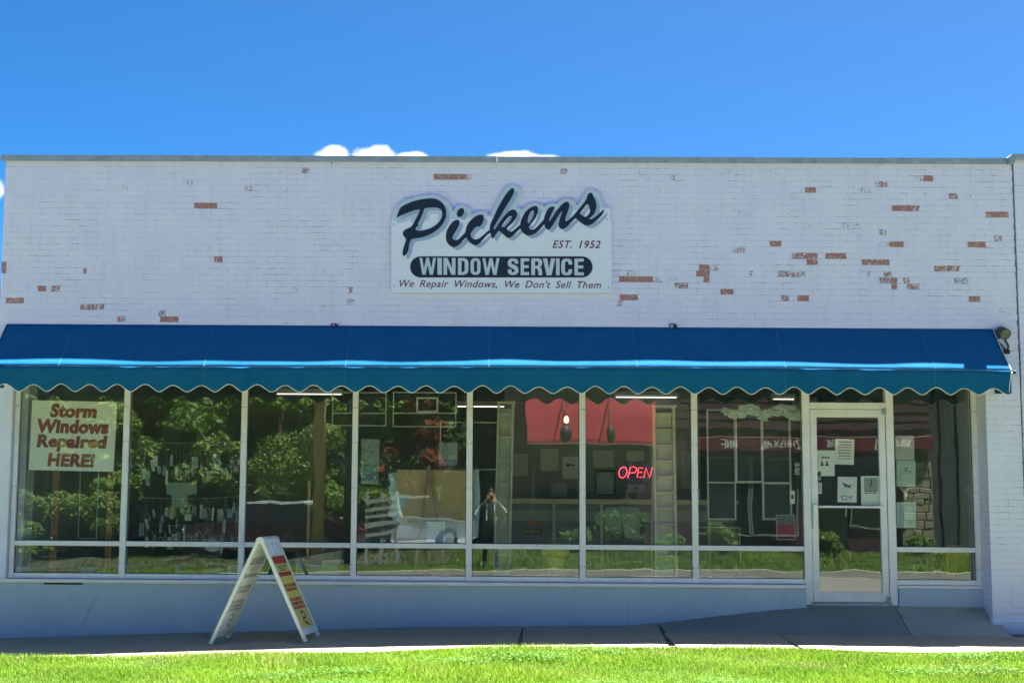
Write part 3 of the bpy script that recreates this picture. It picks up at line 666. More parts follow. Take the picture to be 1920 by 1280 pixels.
for px in (140, 402, 658, 917, 1185, 1453, 1723):
    x = P(px, 615, TOP_Y)[0]; mb = MB()
    mb.tube([(canopy_pt(x, t)[0], canopy_pt(x, t)[1]-0.0016, canopy_pt(x, t)[2]+0.0016) for t in np.linspace(0.02, 1, 14)], 0.0024, 5); mb.build('seam', M['seam'], can)
    mb = MB(); mb.tube([(x, val_y(x, t)-0.0018, 2.82+(val_bot(x)-2.82)*t) for t in np.linspace(0.02, 0.95, 6)], 0.0020, 5); mb.build('seam', M['seam'], va)
mb = MB(); mb.tube([(AX0+0.01, LIP_Y+0.052, LIP_Z-0.03), (AX1+0.035, LIP_Y+0.052, LIP_Z-0.03)], 0.013, 10); mb.build('front_bar', M['coping'], aw)
for x in np.linspace(AX0+0.1, AX1-0.1, 8):
    mb = MB(); mb.tube([(x, TOP_Y+0.01, 2.75), (x, LIP_Y+0.03, LIP_Z-0.03)], 0.010, 6); mb.build('arm', M['coping'], aw)
for px in (627, 1262):                        # small clamp at the head of the awning
    q = P(px, 611, TOP_Y-0.02); mb = MB(); n = 8
    mb.tube([(q[0]-0.038, BW-0.028, q[2]-0.012), (q[0]-0.036, BW-0.028, q[2]+0.018), (q[0]-0.01, BW-0.028, q[2]+0.024), (q[0]+0.012, BW-0.028, q[2]+0.02), (q[0]+0.012, BW-0.028, q[2]-0.012)], 0.007, 6)
    mb.bbox(q[0]+0.006, q[0]+0.042, BW-0.045, BW-0.002, q[2]-0.02, q[2]+0.018, 0.004); mb.tube([(q[0]+0.015, BW-0.03, q[2]+0.012), (q[0]+0.015, BW-0.03, q[2]+0.034)], 0.006, 6); mb.build('clamp', M['dark'], aw)
q = P(1897, 690, LIP_Y); mb = MB(); mb.bbox(AX1+0.030, AX1+0.055, LIP_Y+0.02, LIP_Y+0.07, LIP_Z-0.037, LIP_Z-0.004, 0.004); mb.build('end_cap', M['dark'], aw)

# floodlight at the right end of the awning
q = P(1884, 626, -0.46)
fl = thing('floodlight', 'twin-headed grey floodlight on the brick beside the right awning end', 'floodlight', tuple(P(1884, 655, BW)))
M['lampgrey'] = plain('lamp_housing', (0.055, 0.058, 0.065), 0.5, 0.1); M['lens'] = plain('lamp_lens', (0.07, 0.08, 0.095), 0.2, 0.05, spec=0.6)
def lamp_head(c, dirv, r):
    d = Vector(dirv).normalized(); e = thing  # noqa
    mb = MB(); c = Vector(c); prof = [(-0.14, 0.028), (-0.11, 0.045), (-0.05, 0.055), (-0.02, r*0.9), (0.0, r), (0.012, r)]
    mb.tube([c+d*t for t, _ in prof], [w for _, w in prof], 18); h = mb.build('lamp_head', M['lampgrey'], fl, smooth=True)
    mb = MB(); mb.tube([c+d*0.010, c+d*0.0125, c+d*0.017], [r*0.9, r*0.88, r*0.5], 18); mb.build('lens', M['lens'], h)
lamp_head((q[0]+0.0, -0.47, q[2]), (0.15, -0.85, -0.5), 0.064)
q2 = P(1871, 626, -0.40); lamp_head((q2[0], -0.39, q2[2]), (-0.9, -0.35, -0.25), 0.056)
w = P(1886, 655, BW)
mb = MB(); mb.bbox(w[0]-0.035, w[0]+0.035, BW-0.035, BW-0.002, w[2]-0.05, w[2]-0.005, 0.006); mb.build('base_plate', M['dark'], fl)
mb = MB(); mb.tube([(w[0], BW-0.03, w[2]-0.03), (w[0]+0.004, BW-0.07, w[2]+0.03), (q[0], -0.44, q[2]-0.05), (q[0], -0.42, q[2]-0.005)], 0.012, 8); mb.tube([(w[0]-0.005, BW-0.03, w[2]-0.02), (q2[0], -0.36, q2[2]-0.06), (q2[0]+0.03, -0.36, q2[2])], 0.010, 8); mb.build('bracket', M['dark'], fl)

# ------------------------------------------------------------------ flat cut-out shapes and lettering
def seg_sdf(polys, X, Z):
    """signed distance (negative inside, even-odd) of a set of closed outlines"""
    d2 = np.full(X.shape, 1e9); ins = np.zeros(X.shape, bool)
    for pl in polys:
        pl = np.asarray(pl, float); n = len(pl)
        for i in range(n):
            a = pl[i]; b = pl[(i+1) % n]; e = b-a; L = e@e+1e-12
            t = np.clip(((X-a[0])*e[0]+(Z-a[1])*e[1])/L, 0, 1)
            d2 = np.minimum(d2, (X-a[0]-t*e[0])**2+(Z-a[1]-t*e[1])**2)
            if a[1] != b[1]:
                c = ((a[1] > Z) != (b[1] > Z)) & (X < (b[0]-a[0])*(Z-a[1])/(b[1]-a[1])+a[0]); ins ^= c
    d = np.sqrt(d2); return np.where(ins, -d, d)
def field_mesh(S, xs, zs, y0, y1):
    """plate from the negative region of S (rows zs, columns xs): face at y0, sides going back to y1"""
    mb = MB(); vid = {}
    def vert(x, z):
        k = (round(x, 5), round(z, 5))
        if k not in vid: vid[k] = len(mb.v); mb.v.append((x, y0, z))
        return vid[k]
    nz, nx = S.shape; neg = S < 0
    full = neg[:-1,:-1] & neg[1:,:-1] & neg[:-1,1:] & neg[1:,1:]; some = (neg[:-1,:-1] | neg[1:,:-1] | neg[:-1,1:] | neg[1:,1:]) & ~full
    for j in range(nz-1):
        i = 0
        while i < nx-1:
            if full[j, i]:
                k = i
                while k+1 < nx-1 and full[j, k+1]: k += 1
                mb.f.append((vert(xs[i], zs[j]), vert(xs[k+1], zs[j]), vert(xs[k+1], zs[j+1]), vert(xs[i], zs[j+1]))); i = k+1
            else: i += 1
    side = []
    for j, i in zip(*np.nonzero(some)):
        c = [(xs[i], zs[j], S[j,i]), (xs[i+1], zs[j], S[j,i+1]), (xs[i+1], zs[j+1], S[j+1,i+1]), (xs[i], zs[j+1], S[j+1,i])]
        out = []; cut = []
        for a in range(4):
            p, q = c[a], c[(a+1) % 4]
            if p[2] < 0: out.append(vert(p[0], p[1]))
            if (p[2] < 0) != (q[2] < 0):
                t = p[2]/(p[2]-q[2]); v = vert(p[0]+(q[0]-p[0])*t, p[1]+(q[1]-p[1])*t); out.append(v); cut.append(v)
        o2 = [v for n_, v in enumerate(out) if v != out[n_-1]]
        if len(o2) >= 3: mb.f.append(tuple(o2))
        if len(cut) == 2 and cut[0] != cut[1]: side.append(tuple(cut))
    bk = {}
    def back(v):
        if v not in bk: bk[v] = len(mb.v); x, _, z = mb.v[v]; mb.v.append((x, y1, z))
        return bk[v]
    for a, b in side: mb.f.append((a, b, back(b), back(a)))
    return mb
def smooth_poly(pl, it=2):
    pl = [np.array(p, float) for p in pl]
    for _ in range(it):
        o = []
        for i in range(len(pl)):
            a, b = pl[i], pl[(i+1) % len(pl)]; o += [a*0.75+b*0.25, a*0.25+b*0.75]
        pl = o
    return pl
def text_mesh(body, x0, x1, z0, z1, y, name, mat, parent, depth=0.003, bold=0.0, shear=0.0, space=1.0, word=1.0, tilt=0.0):
    """built-in font lettering fitted into a box of the wall plane, facing the street (-y)"""
    cu = bpy.data.curves.new(name, 'FONT'); cu.body = body; cu.extrude = 0.02; cu.offset = bold; cu.shear = shear; cu.space_character = space; cu.space_word = word; cu.resolution_u = 4
    ob = bpy.data.objects.new(name+'_tmp', cu); COL.objects.link(ob)
    dg = bpy.context.evaluated_depsgraph_get(); me = bpy.data.meshes.new_from_object(ob.evaluated_get(dg))
    COL.objects.unlink(ob); bpy.data.objects.remove(ob)
    n = len(me.vertices); co = np.empty(n*3); me.vertices.foreach_get('co', co); co = co.reshape(-1, 3)
    lo, hi = co.min(0), co.max(0); out = np.empty_like(co)
    u = (co[:,0]-lo[0])/(hi[0]-lo[0]); v = (co[:,1]-lo[1])/(hi[1]-lo[1]); w = (co[:,2]-lo[2])/(hi[2]-lo[2]+1e-9)
    out[:,0] = x0+u*(x1-x0); out[:,2] = z0+v*(z1-z0)+tilt*(u-0.5); out[:,1] = y+(1-w)*depth
    me.vertices.foreach_set('co', out.ravel()); me.materials.clear(); me.materials.append(mat); me.update()
    return link(name, me, parent)
def pxbox(x0, x1, y0, y1, Y):
    a, b = P(x0, (y0+y1)/2, Y), P(x1, (y0+y1)/2, Y); c, d = P((x0+x1)/2, y1, Y), P((x0+x1)/2, y0, Y)
    return a[0], b[0], c[2], d[2]

# ------------------------------------------------------------------ the shop sign
M['sg_white'] = plain('sign_white_enamel', (0.74, 0.79, 0.96), 0.35, 0.02, 2.0, 0.4, 0.03)
M['sg_halo'] = plain('sign_pale_blue_halo', (0.50, 0.61, 0.76), 0.4, 0.04, 3.0, 0.4, 0.03)
M['sg_shade'] = plain('sign_blue_drop_letters', (0.33, 0.43, 0.64), 0.4, 0.04, 3.0, 0.4, 0.03)
M['sg_navy'] = plain('sign_dark_navy', (0.010, 0.024, 0.050), 0.4, 0.1, 3.0, 0.4, 0.03)
M['sg_maroon'] = plain('sign_dark_maroon', (0.10, 0.018, 0.055), 0.45, 0.1)
M['sg_pale'] = plain('sign_pale_letters', (0.54, 0.63, 0.76), 0.4, 0.03)
SY = BW-0.045                                  # face of the sign
sign = thing('shop_sign', 'white cut-out shop sign with navy script lettering on the brick wall', 'sign', tuple(P(940, 549, BW)))
PI_ = [(185,552),(212,480),(240,405),(290,370),(400,318),(520,285),(640,265),(730,262),(800,278),(860,315),(905,370),(930,430),(935,500),(925,570),(890,640),(840,700),(770,755),(690,805),(600,840),(500,860),(412,868),(395,905),(378,950),(372,985),(368,1030),(350,1080),(320,1118),(298,1130),(282,1110),(278,1070),(288,1020),(310,950),(335,880),(330,868),(300,835),(280,800),(285,765),(310,735),(360,712),(412,690),(440,640),(480,565),(520,490),(548,425),(480,435),(400,460),(320,490),(250,522),(205,548)]
PH_ = [(598,430),(612,408),(700,398),(790,400),(840,415),(868,450),(875,500),(862,560),(830,610),(780,660),(710,705),(640,730),(570,745),(500,745),(472,735),(475,710),(495,682),(515,672),(575,655),(500,665),(520,625),(560,545),(590,470)]
DOT_ = [(1090,500),(1098,460),(1125,425),(1165,408),(1195,418),(1203,450),(1195,495),(1170,530),(1130,547),(1103,535)]
IC_ = [(1085,585),(1120,585),(1137,605),(1130,650),(1105,705),(1060,780),(1030,830),(1025,860),(1045,885),(1080,892),(1120,875),(1170,825),(1225,770),(1228,725),(1240,680),(1275,620),(1330,560),(1390,522),(1450,505),(1485,512),(1498,540),(1495,590),(1475,640),(1445,680),(1425,695),(1405,675),(1380,690),(1340,730),(1305,780),(1297,810),(1310,850),(1340,875),(1385,880),(1430,862),(1490,815),(1540,770),(1600,720),(1605,770),(1555,800),(1500,860),(1440,930),(1390,965),(1340,960),(1280,920),(1245,870),(1235,845),(1200,880),(1130,955),(1080,985),(1040,995),(990,975),(950,930),(930,880),(928,800),(945,740),(980,670),(1030,615),(1060,592)]
K_ = [(1583,700),(1600,640),(1650,530),(1700,420),(1760,310),(1820,210),(1880,140),(1910,112),(1935,110),(1953,120),(1955,150),(1935,210),(1890,290),(1840,370),(1790,450),(1740,540),(1690,620),(1650,690),(1645,720),(1658,735),(1670,720),(1700,670),(1740,610),(1800,530),(1860,465),(1910,435),(1940,428),(1975,440),(1995,470),(1998,510),(1980,560),(1945,610),(1900,655),(1850,695),(1838,715),(1850,735),(1875,755),(1900,768),(1930,755),(1970,720),(2010,685),(2060,645),(2060,700),(2010,745),(1960,800),(1915,840),(1875,858),(1840,850),(1800,810),(1755,765),(1725,745),(1690,785),(1660,830),(1635,868),(1620,862),(1605,820),(1597,770),(1590,735)]
KH_ = [(1760,690),(1785,640),(1830,580),(1880,530),(1910,525),(1918,545),(1900,590),(1860,640),(1815,685),(1805,697),(1780,690)]
E_ = [(2045,655),(2045,630),(2055,590),(2080,530),(2125,460),(2180,410),(2240,380),(2285,375),(2308,395),(2312,440),(2300,500),(2270,560),(2220,625),(2175,680),(2172,705),(2190,728),(2230,735),(2270,715),(2320,665),(2370,610),(2410,570),(2410,630),(2370,690),(2310,760),(2250,800),(2190,822),(2140,815),(2090,785),(2060,745),(2045,715)]
EH_ = [(2160,640),(2152,600),(2160,550),(2185,490),(2215,450),(2238,440),(2250,455),(2248,500),(2230,550),(2200,605),(2170,640)]
NS_ = [(2392,600),(2405,540),(2425,480),(2455,425),(2490,395),(2530,382),(2555,388),(2560,405),(2540,440),(2505,510),(2480,570),(2470,600),(2485,605),(2510,570),(2560,490),(2610,420),(2660,360),(2710,320),(2745,308),(2775,325),(2783,360),(2775,410),(2750,480),(2725,545),(2715,585),(2722,605),(2745,605),(2790,570),(2840,522),(2900,450),(2960,380),(3015,310),(3040,260),(3055,210),(3085,180),(3115,178),(3125,190),(3145,240),(3170,290),(3185,350),(3185,400),(3170,460),(3135,520),(3095,555),(3068,575),(3090,578),(3130,570),(3180,535),(3240,480),(3290,430),(3302,425),(3300,450),(3280,500),(3230,555),(3170,610),(3120,650),(3060,670),(3000,660),(2950,625),(2900,580),(2868,552),(2840,590),(2780,650),(2730,700),(2680,727),(2640,715),(2618,680),(2620,630),(2640,560),(2665,490),(2680,460),(2670,455),(2640,490),(2590,570),(2540,650),(2500,710),(2470,735),(2445,730),(2415,690),(2400,650)]
SH_ = [(2935,490),(2970,440),(3020,370),(3052,342),(3075,370),(3090,430),(3090,470),(3065,510),(3025,545),(3000,535),(2960,510)]
GU = np.arange(60, 3480, 11.0); GV = np.arange(40, 1260, 11.0); UU, VV = np.meshgrid(GU, GV)
SDF = None
for grp in ([PI_, PH_], [DOT_], [IC_], [K_, KH_], [E_, EH_], [NS_, SH_]):
    d = seg_sdf([smooth_poly(p, 2) for p in grp], UU, VV); SDF = d if SDF is None else np.minimum(SDF, d)
def uv_world(mb, y_of):
    mb.v = [(lambda q: (q[0], y, q[2]))(P(720+x/8.0, 340+z/8.0, SY)) for x, y, z in mb.v]; return mb
def shift_field(S, du, dv):
    return np.roll(np.roll(S, int(round(dv/11)), 0), int(round(du/11)), 1)
# backing board: rectangle with rounded corners joined with the halo round the script
bx0, bx1, by0, by1 = 8*(733.5-720), 8*(1147-720), 8*(410-340), 8*(549-340)
GV2 = np.arange(-20, 1720, 11.0); UU2, VV2 = np.meshgrid(GU, GV2); r = 36
qx = np.abs(UU2-(bx0+bx1)/2)-(bx1-bx0)/2+r; qy = np.abs(VV2-(by0+by1)/2)-(by1-by0)/2+r
rect = np.sqrt(np.maximum(qx, 0)**2+np.maximum(qy, 0)**2)+np.minimum(np.maximum(qx, qy), 0)-r
S2 = np.full(UU2.shape, 500.0); off = int(round((40-(-20))/11)); 
HALO = np.minimum(SDF, shift_field(SDF, 44, 33)-10)
S2[off:off+SDF.shape[0]] = SDF
S2h = np.full(UU2.shape, 500.0); S2h[off:off+SDF.shape[0]] = HALO
bowl = np.sqrt(((UU2-640)/1.2)**2+(VV2-570)**2)-215
board = np.minimum(np.minimum(rect, S2h-56), bowl)
bo = uv_world(field_mesh(board, GU, GV2, SY, BW-0.008), None).build('board', M['sg_white'], sign, fix=True)
lim = VV2-(640-0.07*UU2)
halo = np.maximum(S2h-52, lim)
uv_world(field_mesh(halo, GU, GV2, SY-0.0015, SY+0.001), None).build('halo', M['sg_halo'], sign)
uv_world(field_mesh(shift_field(S2, 55, 44)+2, GU, GV2, SY-0.003, SY-0.001), None).build('drop_lettering', M['sg_shade'], sign)
uv_world(field_mesh(S2, GU, GV2, SY-0.006, SY-0.002), None).build('script_lettering', M['sg_navy'], sign)
# pill with the second line
hw, hh = 8*(1111-769)/2, 8*(520.5-481)/2; cu_, cv_ = 8*(940-720), 8*(500.5-340)
pill = np.sqrt(np.maximum(np.abs(UU2-cu_)-(hw-hh), 0)**2+(VV2-cv_)**2)-hh
pl_ = uv_world(field_mesh(pill, GU, GV2, SY-0.003, SY+0.001), None).build('pill_panel', M['sg_navy'], sign)
GL = {
 'I': [[(0,0),(1,0),(1,1),(0,1)]],
 'N': [[(0,0),(.30,0),(.30,.62),(.66,0),(1,0),(1,1),(.70,1),(.70,.38),(.34,1),(0,1)]],
 'W': [[(0,1),(.17,1),(.28,.35),(.41,1),(.59,1),(.72,.35),(.83,1),(1,1),(.82,0),(.63,0),(.5,.6),(.37,0),(.18,0)]],
 'D': [[(0,0),(.55,0),(.85,.06),(1,.22),(1,.78),(.85,.94),(.55,1),(0,1)], [(.34,.16),(.52,.16),(.65,.25),(.65,.75),(.52,.84),(.34,.84)]],
 'O': [[(.5,0),(.8,.03),(.97,.15),(1,.33),(1,.67),(.97,.85),(.8,.97),(.5,1),(.2,.97),(.03,.85),(0,.67),(0,.33),(.03,.15),(.2,.03)], [(.5,.15),(.62,.18),(.66,.28),(.66,.72),(.62,.82),(.5,.85),(.38,.82),(.34,.72),(.34,.28),(.38,.18)]],
 'S': [[(1,.68),(.97,.86),(.8,.97),(.5,1),(.2,.97),(.03,.85),(0,.7),(.04,.56),(.2,.46),(.6,.34),(.66,.27),(.62,.19),(.5,.16),(.38,.19),(.34,.3),(.34,.34),(0,.34),(.02,.16),(.18,.04),(.5,0),(.82,.04),(.98,.16),(1,.3),(.95,.46),(.78,.56),(.4,.67),(.34,.74),(.38,.81),(.5,.84),(.62,.81),(.66,.72),(.66,.68)]],
 'E': [[(0,0),(1,0),(1,.18),(.38,.18),(.38,.42),(.94,.42),(.94,.59),(.38,.59),(.38,.82),(1,.82),(1,1),(0,1)]],
 'R': [[(0,0),(.34,0),(.34,.4),(.45,.4),(.58,.34),(.63,.2),(.65,0),(1,0),(.97,.25),(.9,.42),(.78,.49),(.93,.57),(1,.7),(.98,.86),(.85,.97),(.6,1),(0,1)], [(.34,.56),(.52,.56),(.64,.62),(.64,.77),(.54,.83),(.34,.83)]],
 'V': [[(0,1),(.35,1),(.5,.35),(.65,1),(1,1),(.7,0),(.3,0)]],
 'C': [[(1,.36),(.97,.15),(.82,.03),(.5,0),(.18,.03),(.03,.16),(0,.35),(0,.65),(.03,.84),(.18,.97),(.5,1),(.82,.97),(.97,.85),(1,.64),(.66,.64),(.65,.76),(.58,.83),(.5,.84),(.4,.82),(.35,.74),(.34,.65),(.34,.35),(.35,.25),(.4,.18),(.5,.16),(.6,.18),(.66,.27),(.66,.36)]]}
for ch, x0, x1 in (('W',290,425),('I',437,474),('N',487,585),('D',605,690),('O',708,790),('W',805,945),('S',1012,1100),('E',1118,1188),('R',1205,1295),('V',1300,1401),('I',1407,1437),('C',1450,1540),('E',1558,1635)):
    y1_ = 240+(x0-290)*0.0045; y0_ = 103+(x0-290)*0.0045
    gx_ = np.arange(x0-6, x1+7, 2.6); gy_ = np.arange(y0_-6, y1_+7, 2.6); A_, B_ = np.meshgrid(gx_, gy_)
    d = seg_sdf([[(x0+u*(x1-x0), y1_-v*(y1_-y0_)) for u, v in pl] for pl in GL[ch]], A_, B_)
    fm = field_mesh(d, gx_, gy_, SY-0.006, SY-0.003); fm.v = [(lambda q: (q[0], y, q[2]))(P(720+x/4.364, 460+z/4.364, SY)) for x, y, z in fm.v]
    fm.build('letter', M['sg_pale'], pl_)
a = pxbox(749, 1127, 525.5, 543.5, SY); text_mesh("We Repair Windows, We Don't Sell Them", *a, SY-0.0025, 'lettering', M['sg_maroon'], sign, 0.002, bold=0.004, shear=0.28, space=1.06, word=1.7, tilt=-0.006)
a = pxbox(1036, 1126, 451, 465.5, SY); text_mesh('EST. 1952', *a, SY-0.0045, 'lettering', M['sg_maroon'], sign, 0.002, bold=0.014, shear=0.3, space=1.15, word=1.3)
a = pxbox(1033, 1128, 447.5, 468, SY); mb = MB(); mb.box(a[0], a[1], SY-0.0022, SY+0.001, a[2], a[3]); mb.build('date_strip', M['sg_white'], sign)
mb = MB()
for px, py in ((738, 421), (739, 536), (1141, 539), (1138, 411)):
    q = P(px, py, SY); mb.tube([(q[0], SY-0.006, q[2]), (q[0], SY+0.002, q[2])], 0.006, 8)
mb.build('screws', M['dark'], sign)

# ------------------------------------------------------------------ sandwich board on the pavement
M['plastic'] = plain('white_moulded_plastic', (0.78, 0.79, 0.80), 0.4, 0.03, 4.0, 0.4, 0.05)
M['poster_y'] = plain('yellow_poster', (0.72, 0.60, 0.16), 0.6, 0.06); M['poster_r'] = plain('red_print', (0.45, 0.06, 0.05), 0.6, 0.1)
M['ink'] = plain('black_print', (0.03, 0.03, 0.03), 0.6); M['paper'] = plain('white_paper', (0.88, 0.88, 0.88), 0.7, 0.03, 3.0)
M['faint'] = plain('faded_print', (0.42, 0.43, 0.44), 0.6)
YN, YF = -1.02, -0.50
gz = lambda x, y: walk_z(x, y)
fl_n = P(394, 1210, YN); fr_n = P(572, 1204, YN); ap_n = P(487, 1017, YN); ap_f = P(517, 1003, YF)
sb = thing('sandwich_board', 'white plastic sandwich board with yellow and red posters standing on the pavement', 'sign', (ap_n[0], (YN+YF)/2, gz(ap_n[0], -0.8)))
zt = (ap_n[2]+ap_f[2])/2
def sb_panel(foot_x, top_x, s):
    """one leaf: outer frame, recessed poster panel; s = +1 leaf on the right, -1 on the left"""
    fz = gz(foot_x, -0.8)+0.004; A = Vector((top_x, 0, zt-0.02)); B = Vector((foot_x, 0, fz)); L = (B-A).length; t = (B-A).normalized(); nrm = Vector((-t.z*1.0, 0, t.x)); nrm = nrm if nrm.x*s > 0 else -nrm
    def pt(u, v, w): return A+t*(u*L)+Vector((0.085*v, YN+(YF-YN)*v, 0))+nrm*w
    def slab_(u0, u1, v0, v1, w0, w1, mb):
        c = [pt(u, v, w) for w in (w0, w1) for u, v in ((u0, v0), (u1, v0), (u1, v1), (u0, v1))]
        mb.add(c, [(0,1,2,3),(7,6,5,4),(0,4,5,1),(1,5,6,2),(2,6,7,3),(3,7,4,0)]); return mb
    mb = MB(); th = 0.034
    slab_(0, 1, 0, 0.065, -th/2, th/2, mb); slab_(0, 1, 0.935, 1, -th/2, th/2, mb); slab_(0.0, 0.15, 0.0655, 0.9345, -th/2+.002, th/2-.002, mb); slab_(0.885, 0.945, 0.0655, 0.9345, -th/2+.002, th/2-.002, mb); slab_(0.15, 0.885, 0.0655, 0.9345, -0.006, 0.006, mb)
    leaf = mb.build('leaf', M['plastic'], sb)
    for v in (0.30, 0.58):                    # grip recesses at the head
        mb = MB(); slab_(0.035, 0.115, v, v+0.17, th/2-0.006, th/2+0.004, mb); mb.build('grip', M['sg_white'], leaf)
    for w0, w1 in ((0.0065, 0.009), (-0.009, -0.0065)):
        if (w0 > 0) == (s > 0) or s < 0: base = M['poster_y'] if (s > 0 and w0 > 0) else M['paper']
        else: base = M['paper']
        mb = MB(); slab_(0.155, 0.88, 0.075, 0.925, w0, w1, mb); po = mb.build('poster', base, leaf)
        sg = 1 if w0 > 0 else -1; f0 = w1 if sg > 0 else w0-0.002; f1 = f0+0.002
        red = M['poster_r'] if base is M['poster_y'] else M['faint']
        mb = MB()
        slab_(0.16, 0.235, 0.08, 0.92, f0, f1, mb); mb.build('red_band', red, po); mb = MB(); slab_(0.32, 0.36, 0.10, 0.90, f0, f1, mb); mb.build('red_band', red, po); mb = MB()
        rr = random.Random(5)
        for u0 in (0.44, 0.48, 0.58, 0.62, 0.66):
            v = 0.12
            while v < 0.84:
                w_ = rr.uniform(0.03, 0.09); slab_(u0, u0+0.032, v, min(0.9, v+w_), f0, f1, mb); v += w_+rr.uniform(0.015, 0.04)
        mb.build('red_lettering', red, po, kind='stuff')
        mb = MB()
        for k_ in range(3): slab_(0.255+0.02*k_, 0.263+0.02*k_, 0.2+0.05*k_, 0.8-0.07*k_, f0, f1, mb)
        cur = [(0.74, 0.42), (0.72, 0.5), (0.735, 0.6), (0.765, 0.66), (0.79, 0.6), (0.78, 0.5), (0.80, 0.42), (0.83, 0.46), (0.835, 0.55), (0.85, 0.62), (0.86, 0.7)]
        for (u0, v0), (u1, v1) in zip(cur[:-1], cur[1:]): mb.bar(pt(u0, v0, (f0+f1)/2), pt(u1, v1, (f0+f1)/2), 0.018, 0.002, nrm)
        mb.build('logo_mark', M['ink'] if base is M['poster_y'] else M['faint'], po)
    return leaf
sb_panel(fr_n[0], ap_n[0]+0.022, 1); sb_panel(fl_n[0], ap_n[0]-0.022, -1)
mb = MB(); pts = []
for th in np.linspace(math.radians(200), math.radians(-20), 9): pts.append((ap_n[0]+0.046*math.cos(th), YN-0.002, zt-0.022+0.05*math.sin(th)))
mb.prism(pts, (0,0,0), (0.085, YF-YN+0.004, 0)); mb.build('hinge_cap', M['plastic'], sb)

# ------------------------------------------------------------------ notices on the glass and sheets indoors
PM = {}
def pm(col, rough=0.7):
    k_ = tuple(round(c, 3) for c in col)
    if k_ not in PM: PM[k_] = plain('print_%d' % len(PM), col, rough, 0.05, 4.0)
    return PM[k_]
def sheet(name, label, cat, quad, Y, mat, th=0.0015, group=None, marks=()):
    """flat sheet whose outline the photograph shows at these pixels, standing in the plane y = Y"""
    pts = [P(x, y, Y) for x, y in quad]; c = np.mean(pts, 0); mb = MB(); mb.prism(pts, (0,0,0), (0, th, 0))
    base = (c[0], Y, min(p[2] for p in pts)); o = mb.build(name, mat, loc=base); tag(o, label, cat, group)
    q = [np.array(p) for p in pts[:4]]
    def uvp(u, v): return (q[0]*(1-u)+q[1]*u)*(1-v)+(q[3]*(1-u)+q[2]*u)*v
    by = {}
    for (u0, u1, v0, v1, col) in marks: by.setdefault(col, []).append((u0, u1, v0, v1))
    for col, rs in by.items():
        mb = MB()
        for u0, u1, v0, v1 in rs: mb.prism([uvp(u0, v0), uvp(u1, v0), uvp(u1, v1), uvp(u0, v1)], (0,-0.0012,0), (0,-0.0002,0))
        mb.build('printed_marks', pm(col), o)
    return o
def rect(x0, x1, y0, y1, k=0): return [(x0, y0), (x1, y0+k), (x1-k, y1+k), (x0-k, y1)]
def lines(v0, v1, n, col, seed, u0=0.12, u1=0.88, hgt=0.5):
    rr = random.Random(seed); out = []
    for i in range(n):
        v = v0+(v1-v0)*i/n; u = u0+rr.uniform(0, 0.08)
        while u < u1-0.05:
            w = rr.uniform(0.04, 0.16); out.append((u, min(u1, u+w), v, v+(v1-v0)/n*hgt, col)); u += w+0.03
    return out
INK = (0.03, 0.03, 0.035); GRY = (0.25, 0.26, 0.27); NAVY = (0.03, 0.03, 0.12); RED = (0.42, 0.05, 0.06)
GY = 0.022                                   # just behind the shop glass
DY = 0.008
pw, pb, pg = M['paper'], pm((0.62, 0.68, 0.74)), pm((0.52, 0.60, 0.55))
sheet('paper_notice', 'white door notice with several typed lines, highest sheet on the door glass', 'notice', rect(1566, 1602, 822, 870, 1), DY, pw, marks=lines(0.10, 0.86, 7, INK, 3, 0.14, 0.84, 0.32))
hd = []
for u in (0.34, 0.60): hd += [(u-0.045, u+0.045, 0.44, 0.50, INK), (u-0.03, u+0.03, 0.415, 0.44, INK), (u-0.025, u+0.025, 0.50, 0.53, INK), (u-0.085, u+0.085, 0.545, 0.60, INK), (u-0.06, u+0.06, 0.525, 0.545, INK)]
sheet('paper_notice', 'white door notice printed with two black head-and-shoulder figures', 'notice', rect(1529, 1565, 844, 892, 0), DY, pw, marks=lines(0.24, 0.34, 1, INK, 4, 0.28, 0.72, 0.7)+hd)
sw_ = [(0.22, 0.40, 0.25, 0.29, NAVY), (0.30, 0.52, 0.29, 0.34, (0.22, 0.03, 0.16)), (0.40, 0.62, 0.33, 0.37, NAVY), (0.34, 0.48, 0.37, 0.41, NAVY), (0.52, 0.70, 0.37, 0.42, (0.22, 0.03, 0.16)), (0.60, 0.72, 0.30, 0.34, NAVY), (0.20, 0.26, 0.75, 0.83, NAVY), (0.28, 0.40, 0.73, 0.76, NAVY), (0.45, 0.49, 0.72, 0.80, NAVY), (0.55, 0.66, 0.76, 0.79, NAVY), (0.70, 0.76, 0.73, 0.82, NAVY), (0.62, 0.70, 0.82, 0.84, NAVY), (0.20, 0.55, 0.87, 0.89, NAVY)]
sheet('paper_notice', 'white door poster with a purple scribbled emblem above the push bar', 'poster', rect(1571, 1607, 893, 941, 1), DY, pm((0.84, 0.83, 0.90)), marks=sw_)
sheet('paper_notice', 'white door poster with a grey picture panel, at the right edge of the door glass', 'poster', [(1614, 892), (1651, 892), (1652, 948), (1615, 947)], DY, pw, marks=[(0.16, 0.84, 0.06, 0.50, (0.36, 0.39, 0.42)), (0.5, 0.56, 0.12, 0.30, INK), (0.45, 0.52, 0.28, 0.36, INK)]+lines(0.50, 0.62, 2, INK, 9, 0.16, 0.84, 0.55))
sheet('sticker', 'small pale green sticker on the left edge of the door glass', 'sticker', rect(1527, 1539, 884, 900), DY, pm((0.36, 0.48, 0.46)), marks=[(0.35, 0.6, 0.35, 0.55, INK)])
sheet('sticker', 'small white sticker with dark print beside the door lock', 'sticker', rect(1531, 1541, 905, 925), DY, pw, marks=lines(0.1, 0.9, 4, INK, 12, 0.15, 0.85, 0.4))
